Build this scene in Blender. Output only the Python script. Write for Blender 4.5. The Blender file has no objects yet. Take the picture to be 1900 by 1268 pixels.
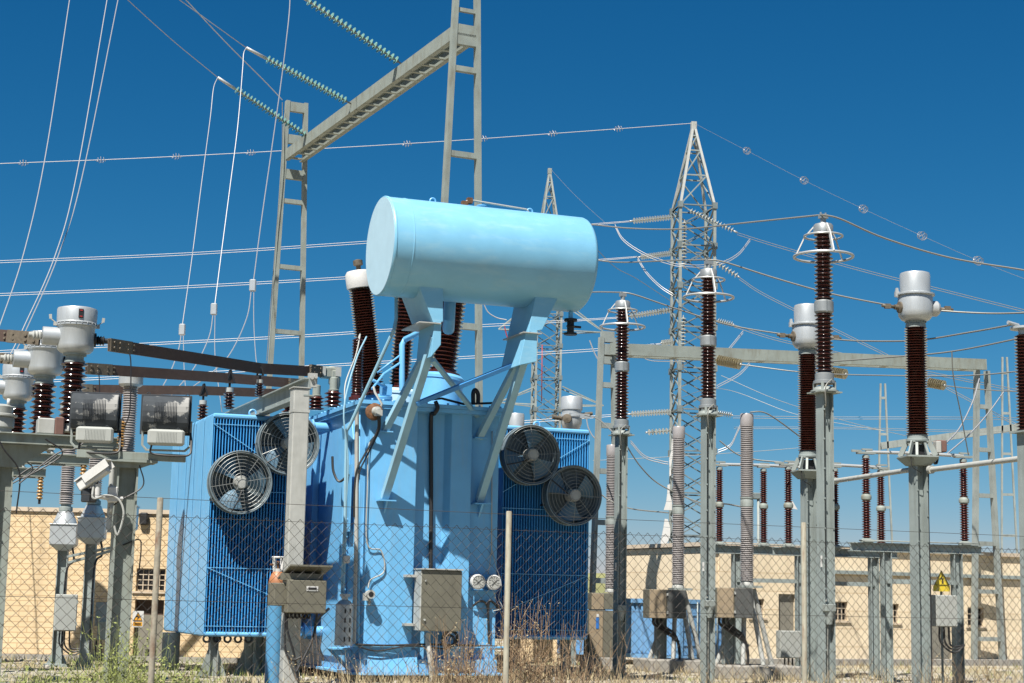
import bpy, math, random
from mathutils import Vector as V, Matrix
random.seed(7)
C = bpy.context.scene.collection
R = math.radians
PI = math.pi
# ------------------------------------------------------------------ camera
FPX, CX, CY = 3150.0, 950.0, 634.0
TILT, ROLL, EYE = R(8.68), 0.02, 1.6
_F = V((0, math.cos(TILT), math.sin(TILT))); _R = V((1, 0, 0)); _U = V((0, -math.sin(TILT), math.cos(TILT)))
RT = _R * math.cos(ROLL) + _U * math.sin(ROLL)
UP = _U * math.cos(ROLL) - _R * math.sin(ROLL)
EYEP = V((0, 0, EYE))
def ray(px, py): return _F * FPX + RT * (px - CX) + UP * (CY - py)
def at(px, py, Y):
    d = ray(px, py); return EYEP + d * (Y / d.y)
def zat(px, py, Y): return at(px, py, Y).z
def xg(px, py, Y): return at(px, py, Y).x
cam = bpy.data.cameras.new('camera'); co = bpy.data.objects.new('camera', cam); C.objects.link(co)
cam.sensor_width = 36; cam.lens = FPX / 1900 * 36; cam.clip_end = 6000; cam.clip_start = 0.1
m4 = Matrix((RT, UP, -_F)).transposed().to_4x4(); m4.translation = EYEP; co.matrix_world = m4
bpy.context.scene.camera = co
# ------------------------------------------------------------------ frame of the yard
YAW = R(21)
A = V((math.cos(YAW), math.sin(YAW), 0)); N = V((math.sin(YAW), -math.cos(YAW), 0)); Z = V((0, 0, 1))
# ------------------------------------------------------------------ materials
MATS = {}
ALB = .62
def mat(name, col, rough=.5, metal=0, var=.12, scale=6, dirt=None, dirt_amt=.35, dscale=(2, 2, .5), bump=0, bscale=40, trans=0, coat=0, spec=.5, rust=0):
    m = bpy.data.materials.new(name); m.use_nodes = True; nt = m.node_tree; n = nt.nodes; L = nt.links
    col = [c * ALB for c in col]; dirt = [c * ALB for c in dirt] if dirt else None
    b = n['Principled BSDF']; b.inputs['Metallic'].default_value = metal; b.inputs['Roughness'].default_value = rough
    b.inputs['Specular IOR Level'].default_value = spec
    if trans: b.inputs['Transmission Weight'].default_value = trans
    if coat: b.inputs['Coat Weight'].default_value = coat
    tc = n.new('ShaderNodeTexCoord')
    nz = n.new('ShaderNodeTexNoise'); nz.inputs['Scale'].default_value = scale; nz.inputs['Detail'].default_value = 5
    L.new(tc.outputs['Object'], nz.inputs['Vector'])
    rp = n.new('ShaderNodeValToRGB'); rp.color_ramp.elements[0].position = .3; rp.color_ramp.elements[1].position = .7
    rp.color_ramp.elements[0].color = (*[c * (1 - var) for c in col], 1); rp.color_ramp.elements[1].color = (*[min(1, c * (1 + var)) for c in col], 1)
    L.new(nz.outputs['Fac'], rp.inputs['Fac']); out = rp.outputs['Color']
    if dirt:
        mp = n.new('ShaderNodeMapping'); mp.inputs['Scale'].default_value = dscale; L.new(tc.outputs['Object'], mp.inputs['Vector'])
        n2 = n.new('ShaderNodeTexNoise'); n2.inputs['Scale'].default_value = 2.2; n2.inputs['Detail'].default_value = 8; n2.inputs['Roughness'].default_value = .65
        L.new(mp.outputs['Vector'], n2.inputs['Vector'])
        r2 = n.new('ShaderNodeValToRGB'); r2.color_ramp.elements[0].position = .5; r2.color_ramp.elements[1].position = .78
        r2.color_ramp.elements[0].color = (0, 0, 0, 1); r2.color_ramp.elements[1].color = (dirt_amt,) * 3 + (1,)
        L.new(n2.outputs['Fac'], r2.inputs['Fac'])
        mx = n.new('ShaderNodeMix'); mx.data_type = 'RGBA'
        L.new(r2.outputs['Color'], mx.inputs['Factor']); L.new(out, mx.inputs['A']); mx.inputs['B'].default_value = (*dirt, 1); out = mx.outputs['Result']
        mr = n.new('ShaderNodeMapRange'); mr.inputs['To Min'].default_value = rough * .85; mr.inputs['To Max'].default_value = min(1, rough * 1.3)
        L.new(n2.outputs['Fac'], mr.inputs['Value']); L.new(mr.outputs['Result'], b.inputs['Roughness'])
    if rust:
        n4 = n.new('ShaderNodeTexNoise'); n4.inputs['Scale'].default_value = 2.7; n4.inputs['Detail'].default_value = 9; n4.inputs['Roughness'].default_value = .7
        mp4 = n.new('ShaderNodeMapping'); mp4.inputs['Scale'].default_value = (1.6, 1.6, .8); mp4.inputs['Location'].default_value = (7, 3, 1); L.new(tc.outputs['Object'], mp4.inputs['Vector']); L.new(mp4.outputs['Vector'], n4.inputs['Vector'])
        r4 = n.new('ShaderNodeValToRGB'); r4.color_ramp.elements[0].position = rust; r4.color_ramp.elements[1].position = rust + .05; r4.color_ramp.elements[0].color = (0, 0, 0, 1); r4.color_ramp.elements[1].color = (.75, .75, .75, 1); L.new(n4.outputs['Fac'], r4.inputs['Fac'])
        m5 = n.new('ShaderNodeMix'); m5.data_type = 'RGBA'; L.new(r4.outputs['Color'], m5.inputs['Factor']); L.new(out, m5.inputs['A']); m5.inputs['B'].default_value = (.16, .075, .03, 1); out = m5.outputs['Result']
    L.new(out, b.inputs['Base Color'])
    if bump:
        n3 = n.new('ShaderNodeTexNoise'); n3.inputs['Scale'].default_value = bscale; n3.inputs['Detail'].default_value = 4
        L.new(tc.outputs['Object'], n3.inputs['Vector'])
        bp = n.new('ShaderNodeBump'); bp.inputs['Strength'].default_value = bump; bp.inputs['Distance'].default_value = .02
        L.new(n3.outputs['Fac'], bp.inputs['Height']); L.new(bp.outputs['Normal'], b.inputs['Normal'])
    MATS[name] = m; return m
BLUE = mat('blue_paint', (.19, .56, .95), .38, 0, .05, 3, (.34, .50, .62), .45, (3, 3, .35), rust=.735)
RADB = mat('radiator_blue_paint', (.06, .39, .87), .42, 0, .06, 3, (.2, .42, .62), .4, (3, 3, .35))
BLUEC = mat('blue_tank_paint', (.25, .60, .86), .40, 0, .05, 2.5, (.46, .74, .86), .5, (.8, 2.5, 2.5))
BLUEL = mat('pale_turret_and_lit_cap_blue', (.56, .80, .93), .5, 0, .04, 3)
BLUEG = mat('greyed_blue_paint', (.33, .60, .76), .5, 0, .07, 3, (.3, .40, .44), .5)
BLUED = mat('deep_blue_paint', (.05, .30, .70), .45, 0, .08, 4)
STEEL = mat('galvanised_steel', (.35, .39, .37), .55, .05, .14, 2.6, (.15, .15, .12), .7, (3, 3, .5))
STEELW = mat('weathered_green_grey_steel', (.32, .36, .325), .62, 0, .12, 2.4, (.18, .15, .09), .7, (2, 2, .6), rust=.73)
STEELB = mat('blue_grey_steel', (.345, .40, .39), .55, .05, .13, 2.2, (.15, .165, .15), .7, (3, 3, .35), rust=.74)
PALE = mat('pale_grey_steel', (.52, .53, .50), .5, .05, .08, 6, (.25, .25, .2), .5, (3, 3, .4))
CAB = mat('olive_grey_cabinet', (.20, .19, .145), .45, .1, .08, 5, (.09, .08, .06), .5)
CABG = mat('shaded_grey_cabinet', (.15, .155, .15), .4, .3, .1, 5, (.09, .08, .07), .5)  # dark tone carries the shade on the cabinet's right face
CABT = mat('sunlit_tan_cabinet', (.42, .33, .22), .5, .1, .08, 5, (.16, .12, .08), .4)  # tan carries the sunlight on the cabinet's left face
BOXG = mat('light_grey_enamel', (.46, .48, .45), .45, 0, .05, 5, (.3, .28, .24), .4)
ALU = mat('aluminium_paint', (.62, .66, .68), .40, .4, .05, 4, (.36, .36, .34), .5, (3, 3, .5))
CASTAL = mat('dull_cast_aluminium', (.40, .43, .44), .42, .45, .08, 5, (.25, .25, .24), .5, (3, 3, 1))
ALUW = mat('white_aluminium', (.58, .60, .60), .4, .3, .04, 4)
WIRE = mat('bright_conductor', (.55, .55, .56), .45, .3, .05, 20)
WIREG = mat('grey_conductor', (.32, .32, .29), .5, .3, .08, 20)
DARKW = mat('dark_cable', (.02, .02, .024), .5, 0, .1, 20)
BROWN = mat('brown_porcelain', (.042, .0125, .0085), .15, 0, .22, 9, (.09, .06, .045), .35, (5, 5, 3), coat=.5)
RED = mat('red_brown_porcelain', (.085, .016, .010), .2, 0, .2, 9, (.12, .07, .05), .4, (5, 5, 3), coat=.4)
GREYI = mat('grey_porcelain', (.40, .375, .37), .3, 0, .08, 9, (.28, .22, .17), .45, (5, 5, 2), coat=.2)
OCHRE = mat('ochre_porcelain', (.48, .28, .10), .3, 0, .15, 12, coat=.2)
BAR = mat('brown_busbar', (.095, .057, .042), .6, .15, .15, 10, (.16, .12, .09), .35, (1, 1, 8))
GLASSG = mat('green_glass', (.50, .88, .74), .12, 0, .1, 20, trans=.55)
GLASSY = mat('amber_glass', (.95, .82, .52), .2, 0, .15, 20, trans=.4)
BRONZE = mat('weathered_bronze', (.17, .14, .10), .6, .2, .25, 18, (.07, .05, .03), .5, (4, 4, 4))
PALEG = mat('pale_grey_glass', (.62, .66, .63), .25, 0, .1, 20)
RUST = mat('rust', (.17, .075, .03), .85, 0, .4, 18, (.04, .025, .015), .6, (4, 4, 4), bump=.4)
FPOSTR = mat('very_rusty_post', (.34, .31, .24), .75, 0, .2, 14, (.17, .065, .025), 1.0, (7, 7, 2.2), bump=.2)
FPOST = mat('rusty_cream_post', (.44, .42, .33), .7, 0, .12, 14, (.22, .09, .03), .9, (14, 14, 2.2))
MESHW = mat('fence_wire', (.05, .045, .04), .7, .1, .35, 5, (.10, .05, .03), .6, (2, 2, 2))
FAN = mat('fan_grey', (.12, .24, .345), .5, .2, .1, 5, (.28, .28, .26), .35)
FANR = mat('fan_ring_grey', (.21, .275, .31), .5, .2, .12, 8, (.12, .12, .11), .5)
GUARD = mat('guard_wire', (.36, .38, .37), .45, .35, .1, 12)
BLACK = mat('black_rubber', (.012, .012, .014), .55, 0, .1, 12)
CONC = mat('concrete', (.38, .36, .32), .9, 0, .14, 8, (.2, .18, .15), .5, bump=.35)
WHITE = mat('white_paint', (.74, .74, .72), .45, 0, .04, 8, (.5, .46, .38), .35)
YELLOW = mat('sign_yellow', (.80, .60, .04), .5, 0, .04, 8)
ORANGE = mat('sign_orange', (.85, .40, .03), .5, 0, .04, 8)
SBLUE = mat('sticker_blue', (.03, .20, .62), .5, 0, .04, 8)
REDP = mat('red_paint', (.45, .03, .03), .5, 0, .08, 8)
RBOX = mat('red_brown_box_paint', (.19, .10, .08), .6, 0, .12, 8)
OCHP = mat('orange_brown_paint', (.46, .19, .08), .5, 0, .12, 8)
CYL = mat('cylinder_blue', (.10, .33, .58), .42, 0, .08, 6, (.22, .3, .36), .5)
CONT = mat('container_blue', (.20, .44, .76), .5, 0, .1, 3, (.18, .22, .28), .45, (2, 2, .5))
GLS = mat('dark_window_glass', (.03, .03, .03), .15, 0, .2, 3)
TRIM = mat('roof_trim', (.70, .58, .44), .8, 0, .1, 5)
DOORB = mat('grey_beige_door', (.27, .255, .21), .5, 0, .06, 4)
RECESS = mat('brown_recess_shade', (.10, .06, .04), .7, 0, .1, 4)

def wallmat(name, col, row, bw):
    m = mat(name, col, .9, 0, .06, 1.3, (.58, .45, .31), .55, (1.3, 1.3, .22), bump=.15, bscale=30)
    nt = m.node_tree; n = nt.nodes; L = nt.links; b = n['Principled BSDF']
    src = b.inputs['Base Color'].links[0].from_socket
    tc = n.new('ShaderNodeTexCoord'); sp = n.new('ShaderNodeSeparateXYZ'); L.new(tc.outputs['Object'], sp.inputs[0])
    ad = n.new('ShaderNodeMath'); ad.operation = 'ADD'; L.new(sp.outputs['X'], ad.inputs[0]); L.new(sp.outputs['Y'], ad.inputs[1])
    cb = n.new('ShaderNodeCombineXYZ'); L.new(ad.outputs[0], cb.inputs['X']); L.new(sp.outputs['Z'], cb.inputs['Y'])
    br = n.new('ShaderNodeTexBrick'); br.inputs['Scale'].default_value = 1; br.inputs['Brick Width'].default_value = bw; br.inputs['Row Height'].default_value = row
    br.inputs['Mortar Size'].default_value = .013; br.inputs['Mortar Smooth'].default_value = .4
    br.inputs['Color1'].default_value = (1, 1, 1, 1); br.inputs['Color2'].default_value = (.93, .92, .9, 1); br.inputs['Mortar'].default_value = (.68, .61, .53, 1)
    L.new(cb.outputs[0], br.inputs['Vector'])
    mx = n.new('ShaderNodeMix'); mx.data_type = 'RGBA'; mx.blend_type = 'MULTIPLY'; mx.inputs['Factor'].default_value = 1
    L.new(src, mx.inputs['A']); L.new(br.outputs['Color'], mx.inputs['B']); L.new(mx.outputs['Result'], b.inputs['Base Color'])
    return m
WALL = wallmat('tan_block_wall', (.92, .71, .44), .125, .42)
WALLR = wallmat('cream_rendered_wall', (1.0, .84, .60), .5, 40)

def groundmat():
    m = bpy.data.materials.new('dry_ground'); m.use_nodes = True; nt = m.node_tree; n = nt.nodes; L = nt.links; b = n['Principled BSDF']
    b.inputs['Roughness'].default_value = .95
    tc = n.new('ShaderNodeTexCoord')
    def noise(s, d=6):
        z = n.new('ShaderNodeTexNoise'); z.inputs['Scale'].default_value = s; z.inputs['Detail'].default_value = d; L.new(tc.outputs['Object'], z.inputs['Vector']); return z
    a, g, s = noise(.35), noise(30), noise(1.4)
    r = n.new('ShaderNodeValToRGB'); e = r.color_ramp.elements
    e[0].position = .35; e[0].color = (.40, .37, .31, 1); e[1].position = .66; e[1].color = (.27, .225, .13, 1)
    L.new(a.outputs['Fac'], r.inputs['Fac'])
    r2 = n.new('ShaderNodeValToRGB'); e = r2.color_ramp.elements; e[0].position = .3; e[0].color = (.55, .55, .55, 1); e[1].position = .7; e[1].color = (1.2, 1.2, 1.2, 1)
    L.new(g.outputs['Fac'], r2.inputs['Fac'])
    mx = n.new('ShaderNodeMix'); mx.data_type = 'RGBA'; mx.blend_type = 'MULTIPLY'; mx.inputs['Factor'].default_value = 1
    L.new(r.outputs['Color'], mx.inputs['A']); L.new(r2.outputs['Color'], mx.inputs['B'])
    r3 = n.new('ShaderNodeValToRGB'); e = r3.color_ramp.elements; e[0].position = .52; e[0].color = (0, 0, 0, 1); e[1].position = .64; e[1].color = (.8, .8, .8, 1)
    L.new(s.outputs['Fac'], r3.inputs['Fac'])
    m2 = n.new('ShaderNodeMix'); m2.data_type = 'RGBA'; L.new(r3.outputs['Color'], m2.inputs['Factor']); L.new(mx.outputs['Result'], m2.inputs['A']); m2.inputs['B'].default_value = (.20, .19, .08, 1)
    L.new(m2.outputs['Result'], b.inputs['Base Color'])
    bp = n.new('ShaderNodeBump'); bp.inputs['Strength'].default_value = .8; bp.inputs['Distance'].default_value = .05; L.new(g.outputs['Fac'], bp.inputs['Height']); L.new(bp.outputs['Normal'], b.inputs['Normal'])
    return m
GROUND = groundmat()
GRAVEL = mat('gravel_stone', (.46, .43, .38), .9, 0, .3, 3)
DRY = mat('dry_stalk', (.30, .20, .115), .9, 0, .3, 6)
DRYP = mat('pale_dry_grass', (.50, .41, .24), .9, 0, .25, 4)
GREENW = mat('green_weed', (.28, .32, .085), .8, 0, .35, 5)
HILL = mat('hill_grass', (.27, .27, .10), .95, 0, .35, .035, (.40, .33, .15), .9, (.008, .05, .1))
# ------------------------------------------------------------------ mesh builder
SPLIT = set('fan_bracket base_sheet motor_arm side_cable batten saddle_plate strut_bracket header tie_rod hinge_bracket cross_arm header_pipe hinge lock_bar foot_block cable conduit tube_leg lifting_lug capillary_tube floor_cable cabling cable_coil rod cable_lug rung wire ring_strut thin_pipe clamp side_terminal pipe_bracket earth_cable'.split())
class M:
    def __init__(s, root=None):
        s.v, s.f, s.sm = [], [], []; s.W = root.matrix_world.inverted() if root is not None else None
    def add(s, vs, fs, smooth=False):
        b = len(s.v); s.v.extend(V(p) for p in vs); s.f.extend(tuple(i + b for i in f) for f in fs); s.sm.extend([smooth] * len(fs)); return s
    def box(s, c, d, ax=None, ay=None, az=None):
        ax = ax or V((1, 0, 0)); ay = ay or V((0, 1, 0)); az = az or Z; c = V(c)
        vs = [c + ax * (i * d[0] / 2) + ay * (j * d[1] / 2) + az * (k * d[2] / 2) for i in (-1, 1) for j in (-1, 1) for k in (-1, 1)]
        return s.add(vs, [(0, 1, 3, 2), (4, 6, 7, 5), (0, 4, 5, 1), (2, 3, 7, 6), (0, 2, 6, 4), (1, 5, 7, 3)])
    def rbox(s, c, d, r=.02, rz=0):
        # box with chamfered vertical and horizontal edges
        c = V(c); ca, sa = math.cos(rz), math.sin(rz); r = min(r, *[q * .45 for q in d]); vs = []; hx, hy, hz = [q / 2 for q in d]
        def ring(ix, iy, z):
            p = [(-hx + ix, -hy + iy + r), (-hx + ix + r, -hy + iy), (hx - ix - r, -hy + iy), (hx - ix, -hy + iy + r), (hx - ix, hy - iy - r), (hx - ix - r, hy - iy), (-hx + ix + r, hy - iy), (-hx + ix, hy - iy - r)]
            for x, y in p: vs.append(c + V((x * ca - y * sa, x * sa + y * ca, z)))
        ring(r, r, -hz); ring(0, 0, -hz + r); ring(0, 0, hz - r); ring(r, r, hz)
        fs = [tuple(range(7, -1, -1)), tuple(range(24, 32))]
        for k in range(3):
            for i in range(8): j = (i + 1) % 8; fs.append((k * 8 + i, k * 8 + j, k * 8 + 8 + j, k * 8 + 8 + i))
        return s.add(vs, fs)
    def beam(s, p0, p1, w, h, up=None):
        p0, p1 = V(p0), V(p1); d = p1 - p0; l = d.length; az = d / l; up = V(up) if up else (Z if abs(az.z) < .95 else V((0, 1, 0)))
        ax = az.cross(up).normalized(); ay = ax.cross(az)
        return s.box((p0 + p1) / 2, (w, h, l), ax, ay, az)
    def hsec(s, x, y, z0, z1, w, d, t=.025, yaw=YAW):
        ax = V((math.cos(yaw), math.sin(yaw), 0)); ay = V((-math.sin(yaw), math.cos(yaw), 0)); c = V((x, y, (z0 + z1) / 2)); h = z1 - z0
        for q in (-1, 1): s.box(c + ax * (q * (w / 2 - t / 2)), (t, d, h), ax, ay)
        return s.box(c, (w - 2 * t, t, h), ax, ay)
    def bolts(s, x, y, z0, z1, w, d, step=.55, yaw=0):
        z = z0
        while z < z1:
            for q in (-1, 1): s.box((x + q * (w / 2 - .02), y - d / 2 - .008, z), (.028, .016, .028))
            z += step
        return s
    def ring_bolts(s, r, z, n, q=.02):
        for i in range(n): a = 2 * PI * i / n; s.cyl((r * math.cos(a), r * math.sin(a), z - q), (r * math.cos(a), r * math.sin(a), z + q), q * .7, 6)
        return s
    def ibeam(s, p0, p1, w, h, t=.025):
        # I section lying down: flanges top and bottom, web upright
        p0, p1 = V(p0), V(p1); z = V((0, 0, h / 2 - t / 2))
        s.beam(p0 + z, p1 + z, w, t); s.beam(p0 - z, p1 - z, w, t); return s.beam(p0, p1, t, h - 2 * t)
    def tube(s, pts, r, n=6, smooth=True, closed=False):
        pts = [V(p) for p in pts]; k = len(pts); rs = r if isinstance(r, (list, tuple)) else [r] * k
        u = None; vs = []
        for i, p in enumerate(pts):
            t = (pts[(i + 1) % k] - pts[i - 1]) if closed else (pts[min(i + 1, k - 1)] - pts[max(i - 1, 0)])
            t = t.normalized() if t.length > 1e-9 else Z
            if u is None: u = t.cross(Z if abs(t.z) < .9 else V((1, 0, 0))).normalized()
            u = (u - t * u.dot(t)); u = u.normalized() if u.length > 1e-6 else t.orthogonal().normalized()
            w = t.cross(u)
            for j in range(n): a = 2 * PI * j / n; vs.append(p + (u * math.cos(a) + w * math.sin(a)) * rs[i])
        fs = []
        for i in range(k if closed else k - 1):
            i2 = (i + 1) % k
            for j in range(n): q = (j + 1) % n; fs.append((i * n + j, i * n + q, i2 * n + q, i2 * n + j))
        s.add(vs, fs, smooth)
        if not closed:
            b = len(s.v) - k * n; s.f.append(tuple(b + j for j in range(n - 1, -1, -1))); s.f.append(tuple(b + (k - 1) * n + j for j in range(n))); s.sm += [False, False]
        return s
    def lathe(s, prof, o=(0, 0, 0), n=20, ax=None, smooth=True):
        o = V(o); az = V(ax).normalized() if ax is not None else Z; u = az.orthogonal().normalized() if ax is not None else V((1, 0, 0)); w = az.cross(u)
        vs = []
        for r, z in prof:
            for j in range(n): a = 2 * PI * j / n; vs.append(o + az * z + (u * math.cos(a) + w * math.sin(a)) * max(r, 1e-4))
        fs = []; k = len(prof)
        for i in range(k - 1):
            for j in range(n): q = (j + 1) % n; fs.append((i * n + j, i * n + q, i * n + n + q, i * n + n + j))
        s.add(vs, fs, smooth)
        b = len(s.v) - k * n; s.f.append(tuple(b + j for j in range(n - 1, -1, -1))); s.f.append(tuple(b + (k - 1) * n + j for j in range(n))); s.sm += [False, False]
        return s
    def cyl(s, p0, p1, r, n=14, r1=None):
        p0, p1 = V(p0), V(p1); return s.lathe([(r, 0), (r if r1 is None else r1, (p1 - p0).length)], p0, n, p1 - p0)
    def torus(s, c, Rr, r, ax=(0, 0, 1), n=32, m=8):
        c = V(c); az = V(ax).normalized(); u = az.orthogonal().normalized(); w = az.cross(u)
        return s.tube([c + (u * math.cos(2 * PI * i / n) + w * math.sin(2 * PI * i / n)) * Rr for i in range(n)], r, m, True, True)
    def prism(s, poly, z0, z1):
        k = len(poly); vs = [(x, y, z0) for x, y in poly] + [(x, y, z1) for x, y in poly]
        return s.add(vs, [tuple(range(k - 1, -1, -1)), tuple(range(k, 2 * k))] + [(i, (i + 1) % k, (i + 1) % k + k, i + k) for i in range(k)])
    def extrude(s, pts, vec):
        pts = [V(p) for p in pts]; vec = V(vec); k = len(pts)
        return s.add(pts + [p + vec for p in pts], [tuple(range(k - 1, -1, -1)), tuple(range(k, 2 * k))] + [(i, (i + 1) % k, (i + 1) % k + k, i + k) for i in range(k)])
    def build(s, name, mt, parent=None, bevel=0):
        if name in SPLIT:
            r = s.islands()
            if len(r) > 1:
                W = s.W; out = []
                for vs, fs, sm in r:
                    q = M(); q.W = W; q.v, q.f, q.sm = vs, fs, sm; out.append(q._build(name, mt, parent, bevel))
                return out[0]
        return s._build(name, mt, parent, bevel)
    def islands(s):
        p = list(range(len(s.v)))
        def find(a):
            while p[a] != a: p[a] = p[p[a]]; a = p[a]
            return a
        for f in s.f:
            a = find(f[0])
            for b in f[1:]:
                c = find(b)
                if c != a: p[c] = a
        g = {}
        for i, f in enumerate(s.f): g.setdefault(find(f[0]), []).append(i)
        out = []
        for ids in g.values():
            mp = {}; vs = []; fs = []
            for i in ids:
                t = []
                for k in s.f[i]:
                    if k not in mp: mp[k] = len(vs); vs.append(s.v[k])
                    t.append(mp[k])
                fs.append(tuple(t))
            out.append((vs, fs, [s.sm[i] for i in ids]))
        return out
    def _build(s, name, mt, parent=None, bevel=0):
        me = bpy.data.meshes.new(name); vs = s.v if s.W is None else [s.W @ p for p in s.v]
        me.from_pydata([tuple(p) for p in vs], [], s.f); me.polygons.foreach_set('use_smooth', s.sm); me.validate(); me.update()
        bm_fix(me)
        me.materials.append(mt)
        o = bpy.data.objects.new(name, me); C.objects.link(o)
        if parent is not None: o.parent = parent; o.matrix_world
        if bevel:
            b = o.modifiers.new('bevel', 'BEVEL'); b.width = bevel; b.segments = 2; b.limit_method = 'ANGLE'; b.angle_limit = R(40)
        return o
import bmesh
def bm_fix(me):
    b = bmesh.new(); b.from_mesh(me); bmesh.ops.recalc_face_normals(b, faces=b.faces)
    for e in b.edges:
        if len(e.link_faces) == 2 and e.calc_face_angle(0) > .65: e.smooth = False
    b.to_mesh(me); b.free()
def thing(name, label, cat, loc=(0, 0, 0), rz=0, group=None):
    o = bpy.data.objects.new(name, None); C.objects.link(o); o.location = loc; o.rotation_euler = (0, 0, rz); o.empty_display_size = .2
    o.matrix_basis = Matrix.Translation(V(loc)) @ Matrix.Rotation(rz, 4, 'Z'); bpy.context.view_layer.update()
    return tag(o, label, cat, group)
def tag(o, label, cat, group=None, kind=None):
    if label: o['label'] = label
    if cat: o['category'] = cat
    if group: o['group'] = group
    if kind: o['kind'] = kind
    return o
def dup(root, loc, rz=0, label=None, sc=1):
    def cp(o, par):
        c = o.copy(); C.objects.link(c)
        if par is not None: c.parent = par
        for ch in list(o.children):
            if ch.name != c.name: cp(ch, c)
        return c
    r = cp(root, None); r.location = loc; r.rotation_euler = (0, 0, rz); r.scale = (sc,) * 3
    if label: r['label'] = label
    bpy.context.view_layer.update(); return r
def move(o, loc, rz=0, sc=1):
    o.location = loc; o.rotation_euler = (0, 0, rz); o.scale = (sc,) * 3; bpy.context.view_layer.update()
def spl(pts, k=8):
    pts = [V(p) for p in pts]
    if len(pts) < 3: return [pts[0].lerp(pts[1], i / k) for i in range(k + 1)]
    P = [pts[0] * 2 - pts[1]] + pts + [pts[-1] * 2 - pts[-2]]; out = []
    for i in range(1, len(P) - 2):
        for j in range(k):
            t = j / k; a, b, c, d = P[i - 1], P[i], P[i + 1], P[i + 2]
            out.append(.5 * ((2 * b) + (c - a) * t + (2 * a - 5 * b + 4 * c - d) * t * t + (3 * b - a - 3 * c + d) * t ** 3))
    return out + [pts[-1]]
def sheds(z0, z1, n, rc, rs, alt=0):
    p = (z1 - z0) / n; out = [(rc, z0)]
    for i in range(n):
        z = z0 + i * p; r = rs - (alt if i % 2 else 0)
        out += [(rc, z + .12 * p), (r * .97, z + .38 * p), (r, z + .45 * p), (r * .985, z + .52 * p), (rc * 1.05, z + .88 * p)]
    return out + [(rc, z1)]
def pixline(pts): return [at(*p) for p in pts]
def pixw(pts, dy=0):
    # world points; ends that leave the frame run on along their last span
    w = [at(p[0], p[1] + dy * (p[3] if len(p) > 3 else 1), p[2]) for p in pts]
    out = lambda p: p[0] < 0 or p[0] > 1905 or p[1] < 0
    for e, f in ((-1, -2), (0, 1)):
        if out(pts[e]):
            d = w[e] - w[f]; d = d.normalized() * max(d.length, 2.5)
            for k in range(min(10, int(24 / d.length) + 1)): w.append(w[-1] + d) if e else w.insert(0, w[0] + d)
    return w
def wire(name, label, cat, pts, r, mt, group=None, k=8, n=5):
    w = pixw(pts); root = thing(name, label, cat, w[0], 0, group)
    # one continuous mesh: put it straight on the thing
    bpy.data.objects.remove(root)
    m = M(); o0 = w[0]; m.tube([p - o0 for p in spl(w, k)], r, n); o = m.build(name, mt); o.location = o0
    return tag(o, label, cat, group)
# ================================================================== power transformer
_o = at(661, 1250, 33.0)
TR = thing('power_transformer', 'huge pale blue power transformer with round oil tank on top and grey radiator fans', 'transformer', (_o.x, _o.y, 0), YAW)
TW = TR.matrix_world.copy(); TI = TW.inverted()
_eye = TI @ EYEP
def TP(px, py, yl):
    d = TI.to_3x3() @ ray(px, py); t = (yl - _eye.y) / d.y; return _eye + d * t
def TPx(px, py, xl):
    d = TI.to_3x3() @ ray(px, py); t = (xl - _eye.x) / d.x; return _eye + d * t
zt = TP(661, 742, 0).z          # rim top
xr = TP(922, 1000, .3).x; DEP = 6.0
x772 = TP(772, 900, 0).x; x826 = TP(822, 900, .28).x; x838 = TP(836, 900, .1).x; x874 = TP(874, 900, .1).x
def outline(g=0, back=DEP):
    return [(0 - g, .30), (.13, .30), (.13, 0 - g), (x772 * .55, -.035 - g), (x772 + g, 0 - g), (x772 + g, .28 - g), (x826, .28 - g), (x838, .1 - g), (x874 + g, .1 - g), (x874 + g, .28 - g), (xr + g, .28 - g), (xr + g, back), (0 - g, back)]
zb = .42
m = M(); m.prism(outline(), zb, zt - .14)
# left side ribs
for y in (.95, 3.4, 4.9): m.box((-.07, y, (zb + zt) / 2 - .2), (.14, .16, zt - zb - 1.0))
m.extrude([(0.0, .35, zt - .75), (0.0, 1.1, zt - .75), (-.10, .9, zt - .45), (0, .5, zt - .35)], (-.12, 0, 0))
tank = m.build('tank', BLUE, TR, .012)
m = M(); m.prism([(-.14, -.12), (xr + .14, -.12), (xr + .14, DEP + .1), (-.14, DEP + .1)], zt - .075, zt); m.prism([(-.11, -.09), (xr + .11, -.09), (xr + .11, DEP), (-.11, DEP)], zt - .15, zt - .08)
for i in range(15): m.cyl((-.1 + i * (xr + .2) / 14, -.075, zt), (-.1 + i * (xr + .2) / 14, -.075, zt + .035), .022, 6)
for i in range(22): m.cyl((-.1, .05 + i * .26, zt), (-.1, .05 + i * .26, zt + .035), .022, 6)
m.build('tank_rim', BLUE, TR)
m = M(); m.box((-.115, .62, (TP(600, 860, .5).z + TP(600, 985, .5).z) / 2), (.03, .42, TP(600, 860, .5).z - TP(600, 985, .5).z))
for i in range(9):
    for y in (.5, .74): m.cyl((-.128, y, 1.75 + .17 * i), (-.15, y, 1.75 + .17 * i), .017, 6)
m.build('bolted_side_plate', BLUE, TR)
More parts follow.
